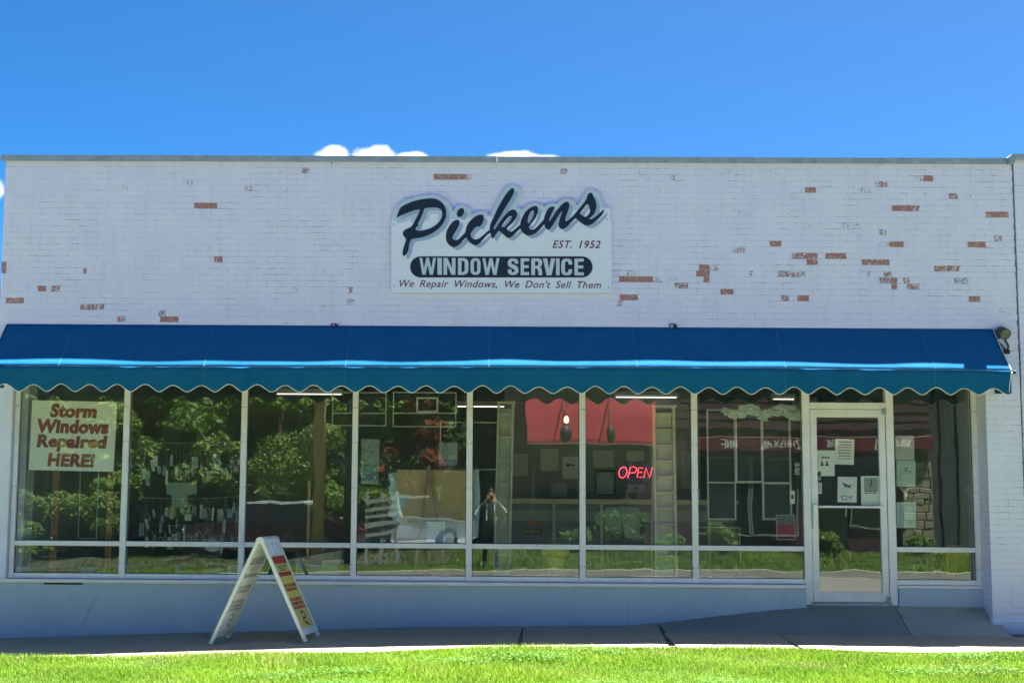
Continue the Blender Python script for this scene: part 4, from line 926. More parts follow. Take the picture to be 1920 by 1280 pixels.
for i, y in enumerate((868, 877, 884)):
    sheet('sticker', ('topmost', 'middle', 'lowest')[i]+' of three tiny pale stickers left of the door frame', 'sticker', rect(1490, 1499.5, y, y+5.5), GY, pm((0.5, 0.55, 0.56)), group='tiny stickers left of the door', marks=[(0.2, 0.8, 0.3, 0.6, GRY)])
sheet('sticker', 'small white window sticker with a red badge, left of the door handle', 'sticker', rect(1481, 1490.5, 920, 944), GY, pm((0.74, 0.74, 0.80)), marks=[(0.22, 0.78, 0.28, 0.62, RED), (0.3, 0.7, 0.36, 0.5, (0.6, 0.3, 0.35))])
o = sheet('poster', 'red and grey poster taped low on the window left of the door', 'poster', [(1455, 964.5), (1490, 964.5), (1492.5, 1011.5), (1456.5, 1011.5)], GY, pm((0.62, 0.62, 0.62)), marks=[(0.03, 0.97, 0.02, 0.40, (0.13, 0.14, 0.16)), (0.03, 0.97, 0.40, 0.86, (0.34, 0.03, 0.07)), (0.03, 0.97, 0.86, 0.98, (0.08, 0.02, 0.03)), (0.48, 0.60, 0.74, 0.80, (0.7, 0.7, 0.7))]+[(u, u+0.1, v, v+0.05, (0.4, 0.42, 0.43)) for u, v in ((0.12, .1), (.2, .2), (.3, .12), (.45, .18), (.6, .1), (.75, .16), (.5, .28), (.7, .27))])
sheet('paper_notice', 'beige sheet, uppermost of the three in the window right of the door', 'notice', rect(1679, 1714, 817, 862), GY, pm((0.50, 0.48, 0.45)))
sheet('paper_notice', 'pale green sheet with a small printed tower, middle of the three right of the door', 'notice', rect(1681, 1716.5, 863, 912), GY+0.004, pm((0.46, 0.54, 0.49)), marks=[(0.42, 0.5, 0.26, 0.44, GRY), (0.52, 0.6, 0.26, 0.44, GRY), (0.22, 0.32, 0.40, 0.46, GRY), (0.66, 0.78, 0.38, 0.46, GRY), (0.14, 0.86, 0.49, 0.515, GRY)])
sheet('paper_notice', 'pale blue sheet, lowest of the three in the window right of the door', 'notice', rect(1681, 1717.5, 941, 989), GY, pm((0.42, 0.56, 0.58)), marks=[(0.0, 1.0, 0.0, 0.12, (0.52, 0.62, 0.64)), (0.0, 0.1, 0.12, 1.0, (0.48, 0.6, 0.62))])
# little antler ornament between those sheets
q = P(1697, 924, 0.10); orn = thing('antler_ornament', 'small white antler ornament hanging between the pale sheets right of the door', 'ornament', tuple(q))
mb = MB(); mb.tube([q+np.array((0,0,-0.07)), q+np.array((0.004,0,-0.02)), q+np.array((0,0,0.02))], [0.012, 0.022, 0.016], 8); mb.build('skull', pw, orn, smooth=True)
for s in (-1, 1):
    mb = MB(); mb.tube([q+np.array((0,0,0.015)), q+np.array((0.03*s,0,0.03)), q+np.array((0.055*s,0,0.065))], [0.009, 0.008, 0.004], 6); mb.tube([q+np.array((0.03*s,0,0.03)), q+np.array((0.028*s,0,0.062))], [0.007, 0.003], 6); mb.build('antler', pw, orn)

# storm-window placard on two stakes
M['placard'] = plain('placard_board', (0.88, 0.89, 0.84), 0.6, 0.03, 2.0); M['stake'] = plain('brown_stake', (0.20, 0.10, 0.055), 0.7, 0.2)
M['let_r'] = plain('placard_red_letters', (0.34, 0.07, 0.06), 0.6, 0.25, 9.0); M['let_d'] = plain('placard_letter_shadow', (0.07, 0.015, 0.03), 0.6)
PY = 0.06
c = P(136, 884, PY); pc = thing('placard', 'pale hand-lettered placard on two brown stakes in the leftmost window', 'sign', (c[0], PY, FLOOR))
pts = [P(x, y, PY) for x, y in ((60.5, 750), (220, 753.5), (212.6, 884), (53.5, 880.5))]
mb = MB(); mb.prism(pts, (0,0,0), (0,0.012,0)); mb.build('board', M['placard'], pc)
for body, bx in (('Storm', (95, 182, 757, 782.5)), ('Windows', (71, 204.5, 786, 812)), ('Repaired', (70, 201.5, 815, 846)), ('HERE!', (90, 178, 849.5, 874.5))):
    a = pxbox(*bx, PY); sh = 0.006
    text_mesh(body, a[0]-sh, a[1]-sh, a[2]-sh*0.6, a[3]-sh*0.6, PY-0.0018, 'letter_shadow', M['let_d'], pc, 0.0015, bold=0.050, shear=0.10, space=1.06, tilt=-0.012)
    text_mesh(body, *a, PY-0.0042, 'lettering', M['let_r'], pc, 0.002, bold=0.034, shear=0.10, space=1.06, tilt=-0.012)
for x0, x1 in ((97, 110), (200, 212)):
    a, b = P(x0, 960, PY+.03), P(x1, 960, PY+.03); mb = MB(); mb.bbox(a[0], b[0], PY+0.013, PY+0.05, FLOOR+0.002, P(100, 800, PY)[2], 0.003); mb.build('stake', M['stake'], pc)

# neon sign
M['neon'] = glow('neon_red_tube', (1.0, 0.04, 0.08), 0.9); M['neon_b'] = glow('neon_blue_bulb', (0.10, 0.12, 0.6), 0.10)
NY = 0.10; c = P(1193, 900, NY); ne = thing('neon_sign', 'red glowing neon OPEN sign hanging behind the window glass', 'sign', tuple(c))
def strokes(name, pl, rr_=0.0045):
    mb = MB()
    for s in pl: mb.tube([P(x, y, NY) for x, y in s], rr_, 6)
    return mb.build(name, M['neon'], ne, smooth=True)
strokes('letter', [[(1168+7.5*math.cos(t)+1.5*math.sin(t), 885-10*math.sin(t)) for t in np.linspace(0, 2*math.pi, 19)]])
strokes('letter', [[(1177, 895.5), (1182, 876), (1188, 874.5), (1193, 877), (1193.5, 881), (1190, 885.5), (1180, 886.5)]])
strokes('letter', [[(1206, 877), (1197.5, 876.5), (1194.5, 894), (1203.5, 894)], [(1196, 885), (1204, 885)]])
strokes('letter', [[(1207, 895), (1211, 877), (1218, 895), (1223, 876)]])
for t in np.linspace(0, 2*math.pi, 27)[:-1]:
    q = P(1195+27*math.cos(t), 885+16*math.sin(t), NY+0.012); mb = MB(); mb.lathe(q, [(0.001, -0.006), (0.005, -0.003), (0.005, 0.003), (0.001, 0.006)], 6); mb.build('bulb', M['neon_b'], ne)
mb = MB(); mb.tube([P(1180, 870, NY+.01), P(1182, 742, NY+.01)], 0.0015, 4); mb.tube([P(1210, 870, NY+.01), P(1210, 742, NY+.01)], 0.0015, 4); mb.build('hanging_wire', M['dark'], ne)

# ------------------------------------------------------------------ inside the shop
M['cream'] = plain('cream_laminate', (0.76, 0.74, 0.54), 0.5, 0.05); M['panelgrey'] = plain('grey_green_panel', (0.26, 0.30, 0.29), 0.6, 0.08)
M['card'] = plain('cardboard', (0.56, 0.40, 0.20), 0.8, 0.07, 5.0); M['wood'] = plain('pale_wood', (0.30, 0.20, 0.11), 0.6, 0.2, 12)
M['tubeglow'] = glow('fluorescent_tube', (1.0, 0.93, 0.78), 0.35); M['white'] = plain('white_enamel', (0.66, 0.68, 0.66), 0.45, 0.04)
M['bluewhite'] = plain('blue_white_board', (0.52, 0.62, 0.68), 0.6, 0.06); M['ladder'] = plain('pale_ladder_paint', (0.66, 0.69, 0.58), 0.5, 0.08)
M['fixture'] = plain('lamp_fixture_white', (0.5, 0.5, 0.5), 0.5)
for i, (x0, x1, py, Y, nm) in enumerate(((1155, 1268, 744.5, 3.0, 'right-hand nearest'), (1185, 1290, 765, 4.2, 'right-hand second'), (1180, 1290, 781, 5.4, 'right-hand farthest'), (858, 962, 762, 4.4, 'middle'), (520, 640, 738.5, 3.2, 'left-hand'), (1450, 1500, 785, 5.6, 'far right'), (1450, 1488, 748, 3.2, 'upper right'))):
    a, b = P(x0, py, Y), P(x1, py, Y); z = (a[2]+b[2])/2
    t = thing('tube_light', 'lit fluorescent tube under the shop ceiling, '+nm+' one', 'lamp', ((a[0]+b[0])/2, Y, z), 'tubes under the shop ceiling')
    mb = MB(); mb.tube([(a[0], Y, z), (b[0], Y, z)], 0.008, 8); mb.build('tube', M['tubeglow'], t, smooth=True)
    mb = MB(); mb.bbox(a[0]-0.03, b[0]+0.03, Y-0.04, Y+0.04, z+0.03, z+0.075, 0.006); mb.bbox(a[0]-0.03, a[0]-0.001, Y-0.015, Y+0.015, z-0.02, z+0.03, 0.003); mb.bbox(b[0]+0.001, b[0]+0.03, Y-0.015, Y+0.015, z-0.02, z+0.03, 0.003)
    for x in (a[0]+0.1, b[0]-0.1): mb.tube([(x, Y, z+0.07), (x, Y, 3.19)], 0.006, 5)
    mb.build('fixture', M['fixture'], t)
q = P(1062, 787, 1.6); bl = thing('light_bulb', 'small warm light bulb glowing in front of the red awning reflection', 'lamp', tuple(q))
mb = MB(); mb.lathe(q, [(0.004, -0.04), (0.026, -0.025), (0.032, 0.0), (0.022, 0.028), (0.013, 0.045)], 12); mb.build('bulb', glow('warm_bulb', (1.0, 0.75, 0.28), 1.0), bl, smooth=True)
mb = MB(); mb.lathe(q, [(0.014, 0.045), (0.016, 0.09), (0.004, 0.10)], 10); mb.tube([q+np.array((0,0,0.1)), (q[0], q[1], 3.19)], 0.004, 5); mb.build('socket_and_cord', M['dark'], bl)

# counter
CYY = 2.2
a = P(950, 936, CYY); b = P(1340, 936, CYY); zt_ = a[2]
co = thing('shop_counter', 'cream-edged service counter with grey panels behind the middle windows', 'counter', ((a[0]+b[0])/2, CYY+0.3, FLOOR))
mb = MB(); mb.bbox(a[0]-0.02, b[0]+0.3, CYY-0.03, CYY+0.6, zt_-0.05, zt_+0.012, 0.006); mb.build('counter_top', M['cream'], co)
for px in (954.5, 1038.5, 1128, 1230, 1330):
    w_ = 0.055 if px < 1000 else 0.04; x = P(px, 1000, CYY)[0]; mb = MB(); mb.bbox(x-w_/2, x+w_/2, CYY, CYY+0.05, FLOOR+0.001, zt_-0.051, 0.003); mb.build('post', M['cream'], co)
mb = MB(); mb.box(a[0]+0.02, b[0]+0.25, CYY+0.052, CYY+0.08, FLOOR+0.002, zt_-0.052); mb.build('front_panel', M['panelgrey'], co)
mb = MB(); mb.box(a[0]+0.03, b[0]+0.25, CYY+0.02, CYY+0.051, 1.16, 1.30); mb.build('front_rail', pm((0.48, 0.50, 0.44)), co)
sheet('label_plate', 'small orange label plate on the counter front', 'label', rect(991, 1009, 975, 983), CYY-0.02, pm((0.62, 0.13, 0.05)), marks=[(u, u+0.14, 0.25, 0.75, (0.7, 0.4, 0.3)) for u in (0.1, 0.32, 0.54, 0.76)])
sheet('label_plate', 'dark label plate with yellow marks below the orange one on the counter', 'label', rect(981, 1015, 991, 1001), CYY-0.02, pm((0.06, 0.07, 0.05)), marks=[(u, u+0.09, 0.15, 0.85, (0.55, 0.5, 0.08)) for u in (0.04, 0.18, 0.34, 0.5, 0.64, 0.8)])
# dark partition with pinned sheets
PYY = 3.1
a = P(945, 900, PYY); b = P(1300, 900, PYY)
mb = MB(); mb.bbox(a[0], b[0]+0.1, PYY, PYY+0.1, FLOOR+0.001, 3.178, 0.01); part = mb.build('partition', M['in_dark'], shop)
pins = [((960, 990, 850, 892), (0.30, 0.34, 0.36), 'leftmost tall blue-grey sheet pinned on the dark partition'), ((1014, 1047, 841, 882), (0.36, 0.38, 0.34), 'grey-green sheet pinned left of the mullion on the dark partition'), ((1055, 1084, 855, 897), (0.40, 0.44, 0.50), 'blue-grey sheet with a small emblem pinned on the partition'),
        ((1033, 1063, 905, 930), (0.30, 0.33, 0.34), 'low wide grey sheet pinned just above the counter'), ((1112, 1151, 844, 876), (0.33, 0.36, 0.38), 'grey sheet pinned above the black clipboard'), ((1175, 1208, 845, 864), (0.34, 0.37, 0.35), 'small grey sheet pinned above the neon sign'), ((1177, 1209, 907, 923), (0.38, 0.43, 0.45), 'pale wide sheet pinned below the neon sign'), ((1277, 1294, 846, 915), (0.24, 0.28, 0.28), 'narrow tall sheet right of the ladder')]
for i, ((x0, x1, y0, y1), c, lb) in enumerate(pins):
    sheet('pinned_sheet', lb, 'sheet', rect(x0, x1, y0, y1), PYY-0.006, pm(tuple(min(0.8, q*1.7) for q in c)), 0.003, 'sheets pinned on the dark partition', marks=([(0.2, 0.55, 0.34, 0.40, INK), (0.28, 0.42, 0.40, 0.46, INK), (0.5, 0.75, 0.36, 0.43, INK)] if i == 2 else [(0.4, 0.6, 0.45, 0.6, INK)] if i == 6 else ()))
cb = sheet('clipboard', 'black-edged clipboard holding a pale sheet left of the neon sign', 'clipboard', rect(1115, 1154, 880, 929), PYY-0.012, M['dark'], 0.008, marks=[(0.08, 0.92, 0.10, 0.94, (0.40, 0.56, 0.58)), (0.15, 0.25, 0.15, 0.22, INK), (0.75, 0.85, 0.15, 0.22, INK)])
sheet('hanging_cloth', 'pale green cloth hung over the counter below the neon sign', 'cloth', rect(1135, 1166, 950, 995), CYY-0.05, pm((0.50, 0.66, 0.57)), 0.006)
q = P(1180, 960, CYY-0.1); fan = thing('desk_lamp', 'white desk lamp and shade standing on the counter below the neon sign', 'lamp', (q[0], CYY+0.2, zt_+0.013))
mb = MB(); mb.lathe((q[0], CYY+0.2, zt_+0.013), [(0.07, 0.0), (0.07, 0.012), (0.012, 0.02), (0.012, 0.12), (0.02, 0.125)], 14); mb.build('stand', M['white'], fan)
sheet('price_card', 'pale card hanging down the counter front under the desk lamp', 'card', [(1163, 948), (1198, 952), (1200, 1010), (1172, 1008)], CYY-0.06, pm((0.62, 0.66, 0.60)), 0.004)

# ladders
def ladder(label, x0, x1, y0, y1, Y, n, lean):
    a, b = P(x0, y1, Y), P(x1, y0, Y); w = b[0]-a[0]; z0, z1 = FLOOR+0.002, b[2]
    t = thing('step_ladder', label, 'ladder', ((a[0]+b[0])/2, Y, FLOOR), 'ladders in the shop')
    for s in (0, 1):
        mb = MB(); x = a[0]+0.015+s*(w-0.03); mb.bar((x, Y-0.10, z0), (x+lean, Y+0.05, z1), 0.03, 0.06); mb.build('rail', M['ladder'], t)
        mb = MB(); mb.bar((x, Y+0.42, z0), (x+lean, Y+0.10, z1-0.05), 0.02, 0.03); mb.build('back_leg', M['ladder'], t)
    for i in range(n):
        f = (i+0.6)/n; z = z0+(z1-z0)*f; mb = MB(); mb.bbox(a[0]+0.031+lean*f, a[0]+w-0.031+lean*f, Y-0.11+0.15*f, Y-0.02+0.15*f, z-0.012, z+0.012, 0.003); mb.build('tread', M['ladder'], t)
    mb = MB(); mb.bbox(a[0]-0.01+lean, a[0]+w+0.01+lean, Y-0.04, Y+0.14, z1, z1+0.03, 0.006); mb.build('top_cap', M['ladder'], t)
    mb = MB(); mb.bar((a[0]+w/2, Y-0.02, z0+0.1), (a[0]+w/2+lean, Y+0.10, z1-0.05), w-0.07, 0.006); mb.build('back_panel', M['ladder'], t)
ladder('tall pale step ladder right of the neon sign', 1226, 1266, 764, 1045, 0.55, 12, 0.0)
ladder('pale narrow step ladder beside the photographer reflection', 924, 957, 757, 990, 1.0, 8, 0.05)

# easel with cardboard
EY = 0.42
q = P(805, 1080, EY); ea = thing('easel', 'wooden tripod easel holding boards in the fourth window', 'easel', (q[0], EY, FLOOR))
Z2 = lambda x, y: (440+x/4.0, 700+y/4.0)
def zp(x, y, Y): return P(*Z2(x, y), Y)
top = zp(1458, 690, EY-0.06)
for (x, y) in ((1330, 1290), (1612, 1290)):
    f = zp(x, y, EY-0.14); f[2] = FLOOR+0.002; g = f.copy(); g[0] = top[0]+(f[0]-top[0])*1.0; mb = MB(); mb.bar(top, f, 0.03, 0.022); mb.build('leg', M['wood'], ea)
mb = MB(); mb.bar(top+np.array((0, 0.02, 0)), (top[0], EY+0.5, FLOOR+0.002), 0.028, 0.02); mb.build('leg', M['wood'], ea)
mb = MB(); mb.bar(zp(1300, 1110, EY-0.05), zp(1680, 1110, EY-0.05), 0.03, 0.05); mb.build('ledge', M['wood'], ea)
def board(name, label, cat, pts, Y, mat, th):
    pp = [zp(x, y, Y) for x, y in pts]; mb = MB(); mb.prism(pp, (0,0,0), (0, th, 0)); o = mb.build(name, mat, loc=(float(np.mean([p[0] for p in pp])), Y, float(min(p[2] for p in pp)))); tag(o, label, cat); return o
board('cardboard_sheet', 'torn brown cardboard sheet leaning on the easel', 'cardboard', [(1215, 720), (1480, 722), (1790, 728), (1795, 1100), (1500, 1108), (1265, 1100), (1235, 1088), (1305, 940), (1222, 880)], EY-0.02, M['card'], 0.006)
board('foam_board', 'pale blue board with ragged left edge standing behind the cardboard', 'board', [(1150, 752), (1215, 740), (1830, 722), (1842, 920), (1825, 1230), (1195, 1235), (1240, 1120), (1150, 1060), (1180, 960), (1150, 850), (1172, 835)], EY+0.03, M['bluewhite'], 0.01)
board('white_box', 'small pale box standing below the cardboard on the easel', 'box', [(1440, 1110), (1580, 1110), (1580, 1262), (1440, 1262)], EY-0.22, M['bluewhite'], 0.12)
board('white_sheet', 'pale grey sheet with a blue panel beside the third mullion', 'sheet', [(950, 490), (1085, 492), (1078, 832), (948, 828)], 0.5, pm((0.30, 0.36, 0.34)), 0.006)
board('blue_panel', 'small blue panel on the grey sheet by the third mullion', 'panel', [(965, 685), (1072, 687), (1068, 800), (962, 798)], 0.49, pm((0.12, 0.22, 0.28)), 0.008)
board('grey_sheet', 'grey sheet hanging above the cardboard at the fourth mullion', 'sheet', [(1530, 515), (1672, 517), (1672, 690), (1530, 688)], 0.62, pm((0.30, 0.32, 0.36)), 0.004)

# loose window sashes
M['sash'] = plain('white_sash_aluminium', (0.56, 0.60, 0.59), 0.4, 0.05); M['screen'] = plain('insect_screen', (0.035, 0.042, 0.045), 0.8, 0.05)
def sash(label, x0, x1, y0, y1, Y, mids=(), w=0.02, fill=False):
    a, b = P(x0, y1, Y), P(x1, y0, Y); t = thing('window_sash', label, 'sash', ((a[0]+b[0])/2, Y, a[2]), 'loose window sashes in the shop')
    for (X0, X1, Z0, Z1, nm) in ((a[0], a[0]+w, a[2], b[2], 'stile'), (b[0]-w, b[0], a[2], b[2], 'stile'), (a[0]+w, b[0]-w, a[2], a[2]+w, 'rail'), (a[0]+w, b[0]-w, b[2]-w, b[2], 'rail')):
        mb = MB(); mb.bbox(X0, X1, Y, Y+0.022, Z0, Z1, 0.003); mb.build(nm, M['sash'], t)
    for my in mids: z = P(x0, my, Y)[2]; mb = MB(); mb.bbox(a[0]+w, b[0]-w, Y-0.003, Y+0.02, z-w/2, z+w/2, 0.003); mb.build('rail', M['sash'], t)
    if fill: mb = MB(); mb.box(a[0]+w*0.8, b[0]-w*0.8, Y+0.008, Y+0.011, a[2]+w*0.8, b[2]-w*0.8); mb.build('screen', M['screen'], t)
sash('white sash with one mid rail, left of the three tall sashes beside the door', 1327, 1378, 767, 974, 0.40, (904,), 0.018, True)
sash('white sash with brighter frame, middle of the three tall sashes beside the door', 1379, 1430, 768, 905, 0.36, (), 0.026, True)
sash('white sash hanging lowest on the right of the three beside the door', 1430, 1482, 768, 974.5, 0.40, (905,), 0.024, True)
sash('thin low sash frame leaning behind the bottom pane left of the door', 1309, 1388, 988, 1078, 0.30, (), 0.010)
sash('thin wide sash frame hung high beside the third mullion', 622, 725, 735, 798, 0.55, (774,), 0.012)
sash('thin wide sash frame hung high in the fourth window', 736, 856, 735, 800, 0.50, (774,), 0.012)
sash('small white sash frame set inside the frame high in the fourth window', 780, 822, 744, 773, 0.47, (), 0.022)
sash('thin sash frame behind the fourth mullion above the easel', 824, 960, 791, 880, 0.75, (), 0.012)
sash('pale green upright sash frame in the leftmost window', 68, 87, 760, 1066, 0.55, (), 0.030)
sash('slim sash frame standing behind the placard in the leftmost window', 145, 190, 760, 1010, 0.75, (), 0.012)
# crumpled plastic drape above the sashes
q = P(1430, 775, 0.3); mb = MB(); rr = random.Random(4)
for i in range(9):
    f = i/8; x = 1366+f*132; c = P(x, 772+6*math.sin(i*1.9)+rr.uniform(-2, 3), 0.28); mb.blob(c, (0.085, 0.02, 0.036+0.02*rr.random()), i+20, 0.5, 12, 7)
o = mb.build('plastic_drape', plain('crumpled_plastic', (0.50, 0.60, 0.58), 0.25, 0.25, 25.0, 0.6, 0.8, 40), loc=tuple(q)); tag(o, 'crumpled clear plastic drape hung above the tall sashes', 'drape')
# round hassock
q = P(1042, 1078, 0.38); h = thing('hassock', 'round tan hassock with a domed top behind the low middle pane', 'stool', (q[0], 0.38, FLOOR)); zt2 = P(1042, 1013, 0.38)[2]-FLOOR
M['tan'] = plain('tan_wicker', (0.62, 0.48, 0.20), 0.8, 0.2, 30.0, 0.2, 0.6, 80)
mb = MB(); mb.lathe((q[0], 0.38, FLOOR), [(0.085, 0.001), (0.10, zt2*0.4), (0.115, zt2*0.72)], 20); mb.build('drum', M['tan'], h, smooth=True)
mb = MB(); mb.lathe((q[0], 0.38, FLOOR), [(0.155, zt2*0.74), (0.16, zt2*0.80), (0.13, zt2*0.92), (0.07, zt2*0.99), (0.01, zt2)], 22); mb.build('domed_top', M['tan'], h, smooth=True)
# right-hand window: dark curtain, globe lamp, wet-floor board
M['curtain'] = plain('dark_curtain', (0.035, 0.05, 0.055), 0.9, 0.2, 3.0)
xa, xb = P(1748, 900, 0.9)[0], 5.49; mb = MB(); n = 60; V = []
for i in range(n+1):
    x = xa+(xb-xa)*i/n; y = 0.9+0.04*math.sin(i*0.9)+0.02*math.sin(i*2.1); V += [(x, y, FLOOR+0.01), (x, y, 3.17)]
mb.add(V, [(2*i, 2*i+2, 2*i+3, 2*i+1) for i in range(n)]); cu_o = mb.build('curtain', M['curtain'], loc=(xa, 0.9, FLOOR)); tag(cu_o, 'dark pleated curtain in the window right of the door', 'curtain')
cu_o.modifiers.new('cloth', 'SOLIDIFY').thickness = 0.004
q = P(1818, 916, 0.55); gl = thing('globe_lamp', 'pale globe on a slim stand at the far right window', 'lamp', (q[0], 0.55, FLOOR))
mb = MB(); mb.lathe(q, [(0.01, -0.07), (0.05, -0.05), (0.065, 0.0), (0.05, 0.045), (0.015, 0.065)], 18); mb.build('globe', pm((0.34, 0.33, 0.28)), gl, smooth=True)
mb = MB(); mb.tube([(q[0], 0.55, FLOOR+0.02), (q[0], 0.55, q[2]-0.06)], 0.010, 8); mb.lathe((q[0], 0.55, FLOOR), [(0.09, 0.001), (0.09, 0.015), (0.02, 0.03)], 16); mb.build('stand', M['coping'], gl)
a = P(1775, 1085, 0.42); b = P(1812, 1022, 0.42); M['yel'] = plain('yellow_plastic', (0.42, 0.30, 0.035), 0.5, 0.08)
wf = thing('floor_board', 'yellow folding caution board inside the low pane right of the door', 'sign', ((a[0]+b[0])/2, 0.42, FLOOR))
for s, yy in ((-1, 0.34), (1, 0.52)):
    mb = MB(); x0, x1 = a[0]-0.03, b[0]+0.02; t0 = (x0+0.05, 0.43, b[2]); pts = [(x0, yy, FLOOR+0.002), (x0+0.06, yy, FLOOR+0.002), (x0+0.09, yy, FLOOR+0.07), (x1-0.09, yy, FLOOR+0.07), (x1-0.06, yy, FLOOR+0.002), (x1, yy, FLOOR+0.002), (x1-0.04, 0.43, b[2]), (x0+0.04, 0.43, b[2])]
    mb.prism(pts, (0,0,0), (0, 0.012, 0)); lf = mb.build('leaf', M['yel'], wf)
mb = MB(); x = (a[0]+b[0])/2
mb.bar((x-0.05, 0.352, FLOOR+0.09), (x+0.01, 0.385, FLOOR+0.26), 0.012, 0.003); mb.bar((x+0.01, 0.385, FLOOR+0.26), (x+0.06, 0.358, FLOOR+0.12), 0.012, 0.003); mb.bar((x-0.05, 0.352, FLOOR+0.09), (x+0.06, 0.352, FLOOR+0.10), 0.012, 0.003); mb.build('pictogram', M['ink'], wf)
# strings of hanging parts, second window
M['part'] = plain('small_hardware', (0.42, 0.50, 0.42), 0.45, 0.2, 20.0); M['string'] = plain('string', (0.5, 0.5, 0.42), 0.8)
rr = random.Random(21); RB = {}
for si, (y0, y1, ya, yb, Y, nm) in enumerate(((828, 826, 850, 885, 0.35, 'upper'), (932, 930, 945, 985, 0.42, 'middle'), (985, 975, 990, 1012, 0.5, 'lower'))):
    a, b = P(262, y0, Y), P(452, y1, Y); mid = (a+b)/2; mid[2] -= 0.02
    t = thing('parts_string', nm+' string of small hardware parts hanging across the second window', 'string', tuple(mid), 'strings of hanging parts')
    mb = MB(); mb.tube([a, (a+mid)/2-np.array((0,0,0.006)), mid, (b+mid)/2-np.array((0,0,0.006)), b], 0.0025, 5); mb.build('string', M['string'], t)
    for i in range(28):
        f = (i+rr.uniform(0.1, 0.9))/28; x = 262+f*190; q0 = P(x, y0+(y1-y0)*f+2, Y); q1 = P(x+rr.uniform(-2, 2), rr.uniform(ya, yb), Y-0.01)
        kind = rr.randint(0, 3); w = rr.uniform(0.016, 0.040); hgt = rr.uniform(0.06, 0.17); mb = MB(); mb.tube([q0, q1], 0.0012, 4)
        if kind == 0: mb.bbox(q1[0]-w, q1[0]+w, Y-0.015, Y-0.009, q1[2]-hgt, q1[2], 0.002)
        elif kind == 1: mb.tube([q1+np.array((w*1.3*math.sin(s), 0, -hgt/2+hgt/2*math.cos(s))) for s in np.linspace(0, 6.28, 13)], 0.005, 5)
        elif kind == 2: mb.lathe(q1-np.array((0,0,hgt*0.5)), [(0.004, -hgt*0.5), (w, -hgt*0.35), (w*0.7, 0.0), (w, hgt*0.2), (0.004, hgt*0.5)], 8)
        else: mb.bar(q1, q1+np.array((rr.uniform(-0.03, 0.03), 0, -hgt)), w*1.2, 0.008)
        mb.build('hanging_part', pm(rr.choice([(0.46, 0.54, 0.46), (0.28, 0.34, 0.30), (0.58, 0.58, 0.46), (0.22, 0.28, 0.30), (0.10, 0.12, 0.12), (0.45, 0.38, 0.30)])), t)
sheet('tee_card', 'grey card with a wide top hanging among the hardware strings', 'card', [(312, 904), (369, 904), (369, 925), (352, 928), (352, 950), (322, 950), (322, 928), (312, 926)], 0.55, pm((0.26, 0.33, 0.28)), 0.003)
for i, (x0, x1, y0, col) in enumerate(((390, 419, 1066, (0.40, 0.48, 0.40)), (427, 445, 1061, (0.58, 0.56, 0.36)), (327, 340, 1060, (0.36, 0.45, 0.42)), (150, 182, 1063, (0.40, 0.50, 0.44)))):
    a, b = P(x0, 1078, 0.3), P(x1, y0, 0.3); bx = thing('carton', ('low green carton on the floor left of the sandwich board', 'small cream carton beside the low green one at the second mullion', 'tiny pale carton standing alone behind the second low pane', 'pale carton behind the low pane of the leftmost window')[i], 'carton', ((a[0]+b[0])/2, 0.36, FLOOR), 'cartons on the shop floor')
    mb = MB(); mb.bbox(a[0], b[0], 0.3, 0.45, FLOOR+0.001, b[2], 0.003); mb.build('body', pm(col), bx); mb = MB(); mb.bbox(a[0]-0.004, b[0]+0.004, 0.296, 0.454, b[2]-0.02, b[2]+0.004, 0.002); mb.build('lid', pm(col), bx)
a, b = P(548, 1076, 0.5), P(640, 1040, 0.5); st = thing('white_tub', 'cream boat-shaped tub on the floor behind the third low pane', 'tub', ((a[0]+b[0])/2, 0.6, FLOOR))
mb = MB(); n = 16; V = []
for lv, (sc, z) in enumerate(((0.75, FLOOR+0.002), (1.0, b[2]), (0.94, b[2]), (0.7, FLOOR+0.03))):
    for i in range(n): th = 2*math.pi*i/n; V.append(((a[0]+b[0])/2+math.cos(th)*(b[0]-a[0])/2*sc, 0.62+math.sin(th)*0.16*sc, z+(0.05*math.cos(th) if lv in (1, 2) else 0)))
mb.add(V, [(l*n+i, l*n+(i+1) % n, (l+1)*n+(i+1) % n, (l+1)*n+i) for l in range(3) for i in range(n)]+[tuple(range(n)), tuple(range(3*n, 4*n))]); mb.build('hull', M['cream'], st)
q = P(575, 1076, 0.38); mb = MB(); mb.bar((q[0], 0.38, FLOOR+0.002), (q[0]+0.01, 0.40, P(576, 900, 0.4)[2]), 0.03, 0.03); tag(mb.build('timber_batten', plain('yellow_batten', (0.45, 0.32, 0.08), 0.7, 0.1), loc=(q[0], 0.38, FLOOR)), 'upright yellow timber batten beside the cream tub', 'batten')

# ------------------------------------------------------------------ across the street (seen in the glass)
def leaves(name, centres, radii, n, size, mat, parent, flat=0.0):
    """leaf-sized faces scattered through lumpy clusters"""
    centres = np.asarray(centres, float); radii = np.asarray(radii, float); w = radii**2.2; idx = rng.choice(len(centres), n, p=w/w.sum())
    d = rng.normal(size=(n, 3)); d /= np.linalg.norm(d, axis=1)[:, None]; rad = rng.uniform(0.35, 1.0, n)**0.45
    c = centres[idx]+d*(radii[idx]*rad)[:, None]*np.array([1, 1, 0.8])
    nrm = d*0.6+rng.normal(size=(n, 3))*0.7+np.array([0, 0, 0.4]); nrm /= np.linalg.norm(nrm, axis=1)[:, None]
    a = np.cross(nrm, rng.normal(size=(n, 3))); a /= np.linalg.norm(a, axis=1)[:, None]; b = np.cross(nrm, a); s = size*rng.uniform(0.6, 1.4, n)[:, None]
    V = np.stack([c-a*s, c-b*s*0.55+nrm*s*0.1, c+a*s, c+b*s*0.55+nrm*s*0.1], 1).reshape(-1, 3)
    return bulk(name, V, n, 4, [(0,1,2,3)], mat, None, parent)
